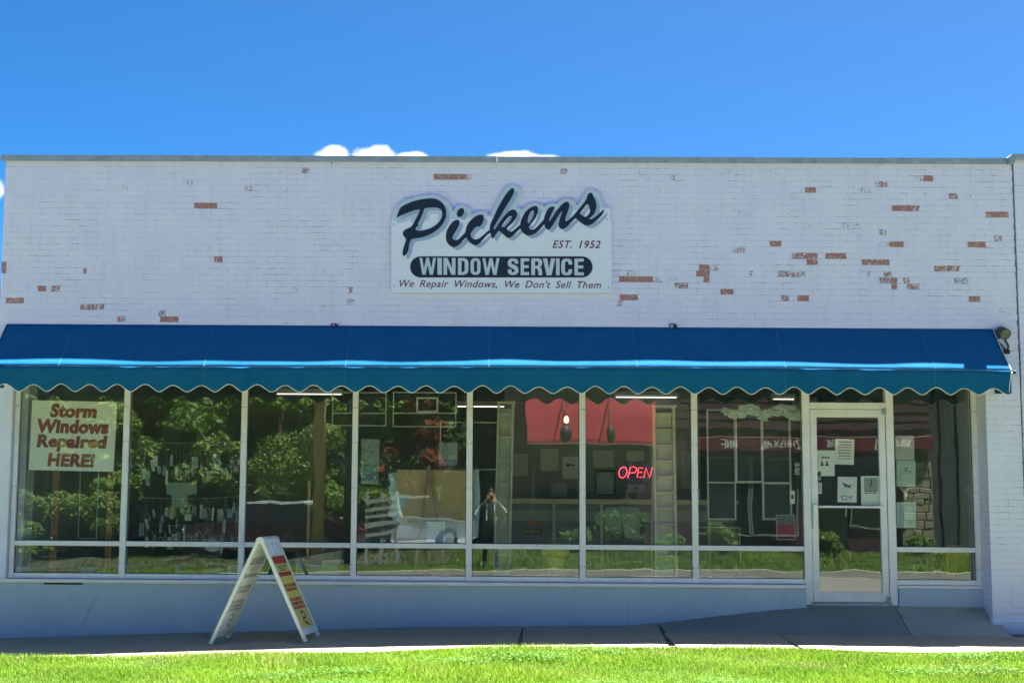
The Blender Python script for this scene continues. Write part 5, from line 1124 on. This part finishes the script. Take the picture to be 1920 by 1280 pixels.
def tree(label, px, R, h, spread, mat, n, seed, size=0.17, low=0.25, trunk_r=0.18, group='trees across the street', x=None):
    rr = random.Random(seed); x = Pm(px, 938, R)[0] if x is None else x; z0 = verge_z(x, -R)-0.05
    t = thing('tree', label, 'tree', (x, -R, z0), group)
    mb = MB(); top = z0+h*0.75; mb.tube([(x, -R, z0), (x+0.05, -R, z0+h*0.2), (x-0.08, -R+0.1, z0+h*0.45), (x+0.1, -R, top)], [trunk_r*1.25, trunk_r, trunk_r*0.7, trunk_r*0.25], 9)
    cs, rs = [], []
    for i in range(16):
        th = rr.uniform(0, 6.28); f = rr.uniform(low, 0.95); rad = spread*(0.35+0.65*math.sin(math.pi*min(1, (f-low+0.12)/(1.05-low))))*rr.uniform(0.5, 0.95)
        e = (x+math.cos(th)*rad, -R+math.sin(th)*rad*0.8, z0+h*f); b0 = (x, -R, z0+h*max(0.15, f-0.22)); mb.tube([b0, ((b0[0]+e[0])/2, (b0[1]+e[1])/2, (b0[2]+e[2])/2+0.15), e], [trunk_r*0.45, trunk_r*0.28, 0.02], 6)
        cs.append(e); rs.append(spread*rr.uniform(0.22, 0.42))
        for _ in range(2): cs.append((e[0]+rr.gauss(0, spread*0.25), e[1]+rr.gauss(0, spread*0.25), e[2]+rr.gauss(0, h*0.06))); rs.append(spread*rr.uniform(0.12, 0.26))
    mb.build('trunk', M['bark'], t, smooth=True); leaves('crown', cs, rs, n, size, mat, t); return t
T = [('dark tree mirrored behind the photographer', 925, 29, 8, 2.6, 'leaf_dark', 7000, 17), ('tall dark green tree mirrored in the second window', 330, 28, 5.6, 3.4, 'leaf_mid', 9000, 1), ('bright yellow-green tree mirrored in the third window', 545, 24.5, 4.9, 2.6, 'leaf_lite', 12000, 2), ('leafy mid-green tree mirrored between second and third windows', 430, 25.5, 4.8, 2.4, 'leaf_mid', 9000, 3),
     ('dark green tree mirrored behind the third mullion', 690, 30, 6.0, 3.4, 'leaf_mid', 9000, 4), ('dark broad tree mirrored above the easel', 860, 34, 7, 4.0, 'leaf_dark', 9000, 5), ('leafy green tree mirrored in the leftmost window', 130, 25, 5.0, 2.6, 'leaf_lite', 9000, 6),
     ('dark green tree mirrored at the left jamb', -40, 31, 9, 4.0, 'leaf_dark', 7000, 7), ('small red-leaved tree mirrored above the cardboard', 765, 25, 4.6, 1.1, 'leaf_red', 4000, 9),
     ('mid-green tree mirrored behind the second mullion', 240, 30, 6.0, 3.6, 'leaf_mid', 8000, 10), ('tall dark tree mirrored above the red awning', 1080, 40, 13, 4.8, 'leaf_dark', 7000, 13), ('slim mid-green tree mirrored behind the utility pole', 640, 26, 5.0, 2.2, 'leaf_mid', 7000, 14)]
for lb, px, R, h, sp, mt, n, sd in T: tree(lb, px, R, h, sp, M[mt], int(n*(4.0 if mt != 'leaf_red' else 2)), sd, 0.11 if R < 30 else 0.17, 0.06 if mt != 'leaf_red' else 0.4, 0.2 if mt != 'leaf_red' else 0.07)
# wood far behind
xs_ = rng.uniform(-90, 90, 420); cs = np.stack([xs_, -rng.uniform(44, 52, 420), rng.uniform(0, 12, 420)], 1)
fw = leaves('far_wood', cs, rng.uniform(1.8, 3.6, 420), 70000, 0.45, M['leaf_dark'], None); fw['kind'] = 'stuff'; fw['label'] = 'far wood closing the view across the street'; fw['category'] = 'wood'
def shrub(label, px, py, wpx, hpx, R, mt, seed, n=1500, size=0.055, nc=9):
    q = Pm(px, py, R); sc = 2650/(R-CAM_Y); w = wpx/sc; h = hpx/sc; x = q[0]; z0 = verge_z(x, -R)-0.02; rr = random.Random(seed)
    t = thing('shrub', label, 'shrub', (x, -R, z0), 'shrubs across the street'); mb = MB(); cs, rs = [], []
    for i in range(nc):
        e = (x+rr.uniform(-.36, .36)*w, -R+rr.uniform(-.3, .3)*w, z0+rr.uniform(0.25, 0.8)*h); mb.tube([(x+rr.uniform(-.05, .05), -R, z0), e], [0.02, 0.006], 5); cs.append(e); rs.append((0.24 if nc < 12 else 0.15)*max(w, h)*rr.uniform(0.8, 1.2))
    mb.build('stems', M['bark'], t); leaves('foliage', cs, rs, n, size, M[mt], t)
shrub('round yellow-green shrub mirrored low in the door glass', 1552, 1020, 46, 50, 21.5, 'leaf_lite', 1); shrub('small conical shrub mirrored left of the door', 1352, 1005, 40, 70, 22, 'leaf_lite', 2)
shrub('dark spreading shrub mirrored below the neon sign', 1165, 1005, 80, 85, 22, 'leaf_dark', 3, 2500); shrub('bright shrub mirrored under the pale blue sheet', 1722, 1000, 46, 44, 22, 'leaf_lite', 4); shrub('low shrub mirrored beside the hassock', 1085, 1040, 70, 40, 22.2, 'leaf_mid', 5, 2000); shrub('low shrub mirrored under the ladder', 1255, 1045, 70, 34, 21.8, 'leaf_mid', 6, 2000); shrub('low shrub mirrored in the leftmost low pane', 50, 1045, 70, 50, 20, 'leaf_lite', 7, 2000)
shrub('tall bright lilac bush mirrored in the third window', 545, 900, 190, 270, 23.2, 'leaf_lite', 31, 32000, 0.055, 34)
shrub('tall green bush mirrored behind the second mullion', 420, 900, 170, 230, 24.0, 'leaf_mid', 32, 26000, 0.055, 30)
shrub('wide green bush mirrored in the second window', 310, 900, 190, 250, 25.0, 'leaf_mid', 33, 26000, 0.055, 30)
shrub('leafy bush mirrored below the placard', 150, 900, 180, 130, 23.0, 'leaf_lite', 34, 26000, 0.055, 30)
shrub('dark bush mirrored behind the third mullion', 670, 900, 120, 250, 25.0, 'leaf_dark', 35, 20000, 0.06, 26)
shrub('yellow-green bush mirrored at the left jamb', 30, 900, 90, 160, 21.0, 'leaf_lite', 36, 14000, 0.05, 20)
# building opposite
OB = -24.0
M['siding'] = plain('maroon_siding', (0.055, 0.022, 0.030), 0.6, 0.2, 3.0); M['redcloth'] = plain('red_awning_cloth', (0.40, 0.025, 0.045), 0.7, 0.1, 3.0, trans=0.15); M['redband'] = plain('red_fascia', (0.105, 0.009, 0.022), 0.5, 0.1)
M['stone'] = plain('tan_stone', (0.26, 0.22, 0.16), 0.85, 0.25, 6.0, 0.2, 0.8, 20); M['dglass'] = plain('dark_shop_glass', (0.01, 0.012, 0.014), 0.08, 0.05, spec=0.5, bump=0)
x0, x1 = Pm(958, 938, 24)[0], Pm(1748, 938, 24)[0]; gz0 = verge_z(6, -24)
ob = thing('opposite_building', 'low maroon-sided shop across the street, mirrored in the right-hand windows', 'building', ((x0+x1)/2, OB, gz0))
mb = MB(); mb.box(x0, x1, OB-9, OB-0.03, gz0-0.2, 6.4); mb.build('wall', M['siding'], ob)
z = 3.45
while z < 6.3:
    mb = MB(); pr = [(OB-0.029, z), (OB+0.022, z), (OB+0.004, z+0.235), (OB-0.029, z+0.235)]; mb.prism([(x0, y, zz) for y, zz in pr], (0,0,0), (x1-x0, 0, 0)); mb.build('plank', M['siding'], ob); z += 0.24
mb = MB(); mb.prism([(x0-0.3, OB+0.4, 6.4), (x1+0.3, OB+0.4, 6.4), (x1+0.3, OB-9.3, 6.4), (x0-0.3, OB-9.3, 6.4)], (0,0,0), (0,0,0.18)); mb.build('roof', M['dark'], ob)
zb0, zb1 = Pm(1600, 845, 24)[2], Pm(1600, 818, 24)[2]
mb = MB(); mb.bbox(Pm(1296, 830, 24)[0], x1+0.02, OB+0.03, OB+0.22, zb0, zb1, 0.01); fb = mb.build('fascia', M['redband'], ob)
rr = random.Random(8)
for (pa, pb_) in ((1350, 1380), (1428, 1494), (1548, 1572), (1638, 1660), (1676, 1706)):
    xa, xb = Pm(pa, 830, 24)[0], Pm(pb_, 830, 24)[0]; x = xa
    while x < xb:
        w = 0.10; mb = MB(); zc = (zb0+zb1)/2; hh_ = 0.11; yy = OB+0.223
        sg = rr.sample([((0, -1), (0, 1)), ((1, -1), (1, 1)), ((0, 1), (1, 1)), ((0, 0), (1, 0)), ((0, -1), (1, -1)), ((0, 1), (1, -1)), ((0, -1), (1, 1))], 3)
        for (a, b), (c, d) in sg: mb.bar((x+a*w, yy, zc+b*hh_), (x+c*w, yy, zc+d*hh_), 0.028, 0.006)
        mb.build('letter', pm((0.75, 0.72, 0.72)), fb); x += 0.155
xa, xb = Pm(986, 800, 22.9)[0], Pm(1231, 800, 22.9)[0]; za, zc_ = Pm(1100, 832, 22.9)[2], 5.2
ra = thing('red_awning', 'big red fabric awning of the shop across the street, mirrored in the middle windows', 'awning', ((xa+xb)/2, OB+0.03, za))
mb = MB(); pr = [(OB+0.005, za), (OB+1.1, za), (OB+1.1, za+0.12), (OB+0.95, za+0.8), (OB+0.5, zc_), (OB+0.005, zc_+0.1)]; mb.prism([(xa, y, zz) for y, zz in pr], (0,0,0), (xb-xa, 0, 0)); mb.build('canopy', M['redcloth'], ra)
mb = MB(); mb.tube([(xa, OB+1.11, za), (xb, OB+1.11, za)], 0.02, 6); mb.build('front_bar', M['dark'], ra)
for px in (1062, 1145):
    q = Pm(px, 812, 22.7); gl_ = thing('gooseneck_lamp', ('left' if px < 1100 else 'right')+' dark oval lamp hanging before the red awning across the street', 'lamp', (q[0], -22.6, q[2]), 'lamps on the red awning'); mb = MB(); mb.lathe((q[0], -22.6, q[2]), [(0.02, 0.24), (0.10, 0.18), (0.145, 0.02), (0.13, -0.14), (0.05, -0.26)], 14); mb.build('shade', M['dark'], gl_, smooth=True)
    mb = MB(); mb.tube([(q[0], -22.6, q[2]+0.24), (q[0]-0.05, -22.7, q[2]+0.7), (q[0], -23.4, q[2]+1.0)], 0.02, 6); mb.build('arm', M['dark'], gl_)
for (pa, pb_, ya, yb) in ((1000, 1080, 850, 1010), (1095, 1180, 850, 1010), (1310, 1400, 860, 1000), (1410, 1490, 860, 1000), (1600, 1670, 860, 985)):
    a = Pm(pa, yb, 24); b = Pm(pb_, ya, 24); mb = MB(); mb.bbox(a[0], b[0], OB-0.029, OB-0.005, a[2], b[2], 0.004); wf_ = mb.build('window', M['dglass'], ob)
    for (X0, X1, Z0, Z1) in ((a[0]-0.05, a[0], a[2]-0.05, b[2]+0.05), (b[0], b[0]+0.05, a[2]-0.05, b[2]+0.05), (a[0], b[0], b[2], b[2]+0.05), (a[0], b[0], a[2]-0.05, a[2])): mb = MB(); mb.bbox(X0, X1, OB-0.029, OB+0.02, Z0, Z1, 0.004); mb.build('frame', pm((0.16, 0.17, 0.17)), wf_)
a = Pm(1525, 1035, 24); b = Pm(1590, 865, 24); mb = MB(); mb.bbox(a[0], b[0], OB-0.029, OB+0.0, gz0, b[2], 0.005); dd = mb.build('door', M['dglass'], ob); mb = MB(); mb.bbox(b[0]-0.1, b[0]-0.06, OB+0.001, OB+0.05, 1.0, 1.35, 0.006); mb.build('handle', M['coping'], dd)
xs0, xs1 = Pm(1690, 930, 24)[0], x1; z = gz0; r_i = 0
while z < 2.35:
    x = xs0-(0.2 if r_i % 2 else 0); hh_ = rr.uniform(0.16, 0.24)
    while x < xs1-0.02:
        w = rr.uniform(0.22, 0.42); a_, b_ = max(x, xs0), min(x+w, xs1)
        if b_-a_ > 0.05: mb = MB(); mb.bbox(a_+0.008, b_-0.008, OB-0.029, OB+rr.uniform(0.05, 0.085), z+0.008, z+hh_-0.008, 0.015); mb.build('stone', M['stone'], ob)
        x += w
    z += hh_; r_i += 1
wx0, wx1 = x1+0.4, x1+9.0; wh = thing('added_dark_block', 'added dark ribbed block across the street, darkening the reflection right of the door', 'building', ((wx0+wx1)/2, -26, gz0))  # invented block, put there to keep the right-hand reflection dark
M['dark_block'] = plain('dark_grey_cladding', (0.05, 0.058, 0.062), 0.6, 0.15, 1.0)
mb = MB(); mb.box(wx0, wx1, -34, -26.03, gz0-0.2, 6.6); mb.build('wall', M['dark_block'], wh); x = wx0
while x < wx1-0.1: mb = MB(); mb.bbox(x, x+0.42, -26.029, -25.97, gz0, 6.5, 0.02); mb.build('panel', M['dark_block'], wh); x += 0.5
mb = MB(); mb.box(wx0-0.1, wx1+0.1, -34.1, -25.9, 6.6, 6.75); mb.build('roof', M['dark'], wh)
# house at far left
hx0, hx1 = Pm(-90, 900, 33)[0], Pm(66, 900, 33)[0]; hz = verge_z(hx0, -33); hs = thing('clapboard_house', 'white clapboard house across the street, mirrored at the far left', 'house', ((hx0+hx1)/2, -33, hz))
mb = MB(); mb.box(hx0, hx1, -40, -33.03, hz-0.2, 6.0); mb.build('wall', M['white'], hs); z = 1.0
while z < 5.9: mb = MB(); mb.prism([(hx0, y, zz) for y, zz in ((-33.029, z), (-32.97, z), (-33.0, z+0.25), (-33.029, z+0.25))], (0,0,0), (hx1-hx0, 0, 0)); mb.build('board', M['white'], hs); z += 0.26
mb = MB(); mb.prism([(hx0-0.3, -32.4, 6.0), (hx0-0.3, -36.5, 8.6), (hx0-0.3, -40.6, 6.0)], (0,0,0), (hx1-hx0+0.6, 0, 0)); mb.build('roof', M['dark'], hs)
mb = MB(); mb.bbox(hx0+0.8, hx0+1.7, -33.02, -32.95, 3.4, 4.8, 0.01); mb.build('window', M['dglass'], hs)
# parking lot, poles
struct(sheet_grid(list(np.linspace(-30, -1.0, 12)), list(np.linspace(-27, -17.6, 5)), lambda x, y: verge_z(x, y)+0.012).build('parking_lot', concrete('dark_asphalt', (0.045, 0.045, 0.045), (0.07, 0.068, 0.065), 0.8)))
def pole(label, px, R, r, h, mat, cross):
    x = Pm(px, 938, R)[0]; z0 = verge_z(x, -R)-0.1; t = thing('utility_pole' if cross else 'lamp_post', label, 'pole', (x, -R, z0))
    mb = MB(); mb.tube([(x, -R, z0), (x+0.03, -R, z0+h*0.5), (x, -R, z0+h)], [r*1.1, r, r*0.8], 12); mb.build('shaft', mat, t, smooth=True)
    if cross: mb = MB(); mb.bar((x-1.1, -R+0.16, z0+h-0.7), (x+1.1, -R+0.16, z0+h-0.7), 0.12, 0.1); mb.build('cross_arm', mat, t)
    else: mb = MB(); mb.tube([(x, -R, z0+h), (x+0.5, -R, z0+h+0.4), (x+1.1, -R, z0+h+0.45)], 0.05, 8); mb.bbox(x+1.0, x+1.5, -R-0.12, -R+0.12, z0+h+0.36, z0+h+0.5, 0.02); mb.build('lamp_arm', mat, t)
pole('sunlit wooden utility pole mirrored in the third window', 596, 18.6, 0.13, 10, M['pole'], True); pole('dark metal lamp post mirrored beside the third mullion', 653, 18.0, 0.10, 8, M['dark'], False); pole('reddish wooden pole mirrored left of the sunlit one', 517, 23, 0.10, 7, plain('red_brown_pole', (0.12, 0.06, 0.04), 0.8, 0.2), True)
# parked cars
def car(label, px, R, col, ang=0.0, L=4.5, H=1.45, top=None):
    x = Pm(px, 938, R)[0]; z0 = verge_z(x, -R)+0.013; t = thing('parked_car', label, 'car', (x, -R, z0), 'cars parked across the street'); paint = plain('car_paint', col, 0.25, 0.04, spec=0.6, bump=0); W = 0.88
    prof = [(-L/2, 0.35), (-L/2+0.02, 0.62), (-L/2+0.12, 0.80), (-L/2+0.95, 0.92), (L/2-0.75, 0.94), (L/2-0.08, 0.86), (L/2, 0.62), (L/2, 0.35), (L/2-0.3, 0.22), (-L/2+0.3, 0.22)]
    mb = MB(); n = len(prof); V = [(u, s*W*(0.93 if i in (0, 7) else 1.0), zz) for s in (-1, 1) for i, (u, zz) in enumerate(prof)]; mb.add(V, [tuple(range(n))[::-1], tuple(range(n, 2*n))]+[(i, (i+1) % n, n+(i+1) % n, n+i) for i in range(n)]); parts = [('body', mb, paint)]
    cab = [(-L/2+1.0, 0.93), (-L/2+1.75, H), (L/2-1.35, H-0.02), (L/2-0.55, 0.93)]; mb = MB(); V = [(u, s*(W-0.06 if zz < 1 else W-0.24), zz) for s in (-1, 1) for u, zz in cab]; mb.add(V, [(3,2,1,0), (4,5,6,7), (0,1,5,4), (2,3,7,6), (0,4,7,3)]); parts.append(('windows', mb, M['dglass']))
    mb = MB(); mb.add([(u+du, s*(W-0.225), zz) for zz in (H-0.04, H+0.03) for s in (-1, 1) for u, du in ((-L/2+1.75, -0.05), (L/2-1.35, 0.05))], [(0,1,3,2), (4,6,7,5), (0,4,5,1), (2,3,7,6), (0,2,6,4), (1,5,7,3)]); parts.append(('roof', mb, M['white'] if top else paint))  # top: white roof colour stands in for the bright highlight along it
    for s in (-1, 1):
        for u in (-L/2+0.85, L/2-0.85):
            mb = MB(); mb.tube([(u, s*(W-0.16), 0.32), (u, s*(W+0.012), 0.32)], 0.32, 18); parts.append(('wheel', mb, M['dark'])); mb = MB(); mb.tube([(u, s*(W+0.013), 0.32), (u, s*(W+0.022), 0.32)], 0.19, 14); parts.append(('rim', mb, M['coping']))
        mb = MB(); mb.bbox(-L/2-0.01, -L/2+0.1, s*0.62-0.15, s*0.62+0.15, 0.60, 0.72, 0.02); parts.append(('headlight', mb, M['white'])); mb = MB(); mb.bbox(L/2-0.08, L/2+0.012, s*0.66-0.12, s*0.66+0.12, 0.62, 0.76, 0.02); parts.append(('tail_light', mb, M['redband'])); mb = MB(); mb.bar((0.15, s*(W-0.07), 0.93), (0.05, s*(W-0.235), H-0.02), 0.08, 0.03); parts.append(('pillar', mb, paint))
    ca, sa = math.cos(ang), math.sin(ang)
    for nm, mb, mt in parts: mb.v = [(x+a*ca-b*sa, -R+a*sa+b*ca, z0+c) for a, b, c in mb.v]; mb.build(nm, mt, t)
car('dark red car with a roof highlight painted white, parked across the street, mirrored in the third window', 515, 21.5, (0.03, 0.006, 0.007), 0.12, top=True); car('white car parked across the street, mirrored behind the third mullion', 735, 24.5, (0.30, 0.31, 0.33), -0.2, 4.6, 1.5)
# white slatted fence
fx0, fx1 = Pm(688, 960, 17.9)[0], Pm(742, 960, 17.9)[0]; fz = verge_z(fx0, -17.9); fe = thing('slatted_fence', 'short white slatted fence mirrored left of the easel', 'fence', ((fx0+fx1)/2, -17.9, fz))
for i in range(5):
    z_ = fz+0.72+0.2*i; mb = MB(); mb.bar((fx0-0.04, -17.908, z_-0.06), (fx1+0.04, -17.908, z_+0.06), 0.09, 0.022); mb.build('slat', pm((0.27, 0.29, 0.29)), fe)
for x in (fx0, (fx0+fx1)/2, fx1): mb = MB(); mb.bbox(x-0.04, x+0.04, -18.0, -17.921, fz-0.1, fz+1.7, 0.004); mb.build('post', pm((0.27, 0.29, 0.29)), fe)

# ------------------------------------------------------------------ the photographer, mirrored in the fifth window
py_ = -16.22; gz_ = verge_z(0, py_)
pe = thing('person', 'person in a striped dark jacket holding up a phone, mirrored in the fifth window', 'person', (0, py_, gz_))
J = {'pel': (0.0, py_, 0.84, .15, .11), 'waist': (0.0, py_, 1.0, .145, .10), 'chest': (0.0, py_-0.01, 1.20, .165, .115), 'neckb': (0.0, py_, 1.335, .085, .075), 'neck': (0.0, py_+0.015, 1.39, .052, .055), 'head1': (0.0, py_+0.035, 1.46, .068, .085), 'head2': (0.0, py_+0.03, 1.54, .075, .092), 'head3': (0.0, py_+0.015, 1.60, .055, .065)}
E_ed = [('pel', 'waist'), ('waist', 'chest'), ('chest', 'neckb'), ('neckb', 'neck'), ('neck', 'head1'), ('head1', 'head2'), ('head2', 'head3')]
for s, n_ in ((-1, 'l'), (1, 'r')):
    J.update({'sh'+n_: (s*.185, py_, 1.305, .062, .066), 'el'+n_: (s*.30, py_+.10, 1.10, .048, .05), 'wr'+n_: (s*.125, py_+.27, 1.36, .030, .028), 'ha'+n_: (s*.088, py_+.285, 1.425, .030, .018),
              'hip'+n_: (s*.095, py_, 0.76, .098, .098), 'kn'+n_: (s*.12, py_+.02, 0.42, .062, .066), 'an'+n_: (s*.13, py_-.02, gz_+.10, .042, .045), 'ball'+n_: (s*.145, py_+.11, gz_+.045, .045, .035), 'toe'+n_: (s*.15, py_+.19, gz_+.04, .035, .028)})
    E_ed += [('neckb', 'sh'+n_), ('sh'+n_, 'el'+n_), ('el'+n_, 'wr'+n_), ('wr'+n_, 'ha'+n_), ('pel', 'hip'+n_), ('hip'+n_, 'kn'+n_), ('kn'+n_, 'an'+n_), ('an'+n_, 'ball'+n_), ('ball'+n_, 'toe'+n_)]
nm_ = list(J); me = bpy.data.meshes.new('body'); me.from_pydata([J[k_][:3] for k_ in nm_], [(nm_.index(a), nm_.index(b)) for a, b in E_ed], [])
tmp = bpy.data.objects.new('body_tmp', me); COL.objects.link(tmp); tmp.modifiers.new('skin', 'SKIN').use_smooth_shade = True
for i, k_ in enumerate(nm_): sv = me.skin_vertices[0].data[i]; sv.radius = J[k_][3:5]; sv.use_root = (k_ == 'pel')
tmp.modifiers.new('sub', 'SUBSURF').levels = 2
dg = bpy.context.evaluated_depsgraph_get(); bm_ = bpy.data.meshes.new_from_object(tmp.evaluated_get(dg)); COL.objects.unlink(tmp); bpy.data.objects.remove(tmp)
bm = bmesh.new(); bm.from_mesh(bm_)
fg = MB()                                    # fingers closed round the phone, thumb apart at the side of the palm
for s in (-1, 1):
    for i, (ln, dz) in enumerate(((0.062, .035), (0.070, .017), (0.066, 0.0), (0.052, -.017))):
        b0 = np.array((s*.092, py_+.292, 1.432+dz)); fg.tube([b0, b0+np.array((-s*.012, .020, .006)), b0+np.array((-s*ln*0.55, .030, .004)), b0+np.array((-s*ln*0.85, .022, 0))], [.0095, .009, .008, .006], 7)
    b0 = np.array((s*.090, py_+.272, 1.405)); fg.tube([b0, b0+np.array((-s*.022, -.006, .012)), b0+np.array((-s*.045, -.004, .026))], [.011, .010, .007], 7)
fm_ = bpy.data.meshes.new('fingers'); fm_.from_pydata(fg.v, [], fg.f); bm.from_mesh(fm_); bmesh.ops.recalc_face_normals(bm, faces=bm.faces[:])
skin_m = plain('skin', (0.50, 0.30, 0.21), 0.5, 0.06); jack = plain('dark_green_jacket', (0.035, 0.05, 0.05), 0.8, 0.2); trou = plain('black_trousers', (0.015, 0.015, 0.018), 0.8)
for f in bm.faces:
    c = f.calc_center_median(); f.smooth = True
    hand = c.y > py_+.235 and c.z > 1.3 and abs(c.x) < 0.135
    f.material_index = 0 if (c.z > 1.375 and abs(c.x) < 0.11 and c.y < py_+.16) or hand else (2 if c.z < 0.82 else 1)
bm_.materials.clear()
for q in (skin_m, jack, trou): bm_.materials.append(q)
bm.to_mesh(bm_); bm.free()
link('body', bm_, pe)
mb = MB(); mb.blob((0.0, py_-0.005, 1.575), (.092, .105, .085), 3, 0.06); mb.build('hair', plain('dark_hair', (0.025, 0.017, 0.012), 0.6, 0.3, 40), pe, smooth=True)
mb = MB(); mb.tube([(0, py_+.118, 1.52), (0, py_+.14, 1.495), (0, py_+.115, 1.485)], [.008, .014, .008], 7); mb.build('nose', skin_m, pe, smooth=True)
for s in (-1, 1):
    mb = MB(); mb.blob((s*.032, py_+.112, 1.528), (.013, .007, .008), 1, 0, 10, 6); mb.build('eye', M['ink'], pe, smooth=True)
    mb = MB(); mb.blob((s*.088, py_+.02, 1.505), (.010, .02, .032), 2, 0.05, 10, 7); mb.build('ear', skin_m, pe, smooth=True)
    mb = MB(); mb.tube([(s*.075, py_+.098, 1.30), (s*.085, py_+.118, 1.20), (s*.085, py_+.112, 1.05), (s*.08, py_+.11, 0.93)], 0.012, 6); mb.build('jacket_stripe', M['white'], pe)
    mb = MB(); mb.tube([(s*.245, py_+.0, 1.29), (s*.33, py_+.065, 1.17), (s*.352, py_+.09, 1.11)], 0.010, 6); mb.build('sleeve_stripe', M['white'], pe)
mb = MB(); mb.tube([(-.022, py_+.122, 1.452), (0, py_+.128, 1.450), (.022, py_+.122, 1.452)], .005, 6); mb.build('mouth', plain('lips', (0.35, 0.13, 0.11), 0.5), pe)
ph = thing('phone', 'black phone held up by the mirrored person', 'phone', (0, py_+.302, 1.41))
mb = MB(); mb.bbox(-0.076, 0.076, py_+.298, py_+.306, 1.415, 1.487, 0.003); mb.build('case', M['dark'], ph); mb = MB(); mb.tube([(0, py_+.3062, 1.45), (0, py_+.309, 1.45)], 0.008, 12); mb.build('lens', M['dglass'], ph)
bg = thing('shoulder_bag', 'olive shoulder bag worn on the front of the mirrored person', 'bag', (0.07, py_+.17, 0.86)); mb = MB(); mb.blob((0.07, py_+.175, 0.99), (.115, .045, .12), 5, 0.05); mb.build('pouch', plain('olive_canvas', (0.16, 0.15, 0.09), 0.8), bg, smooth=True)
mb = MB(); mb.tube([(0.12, py_+.15, 1.08), (0.0, py_+.135, 1.20), (-.12, py_+.11, 1.33), (-.13, py_-.02, 1.375)], .012, 6); mb.build('strap', M['ink'], bg)
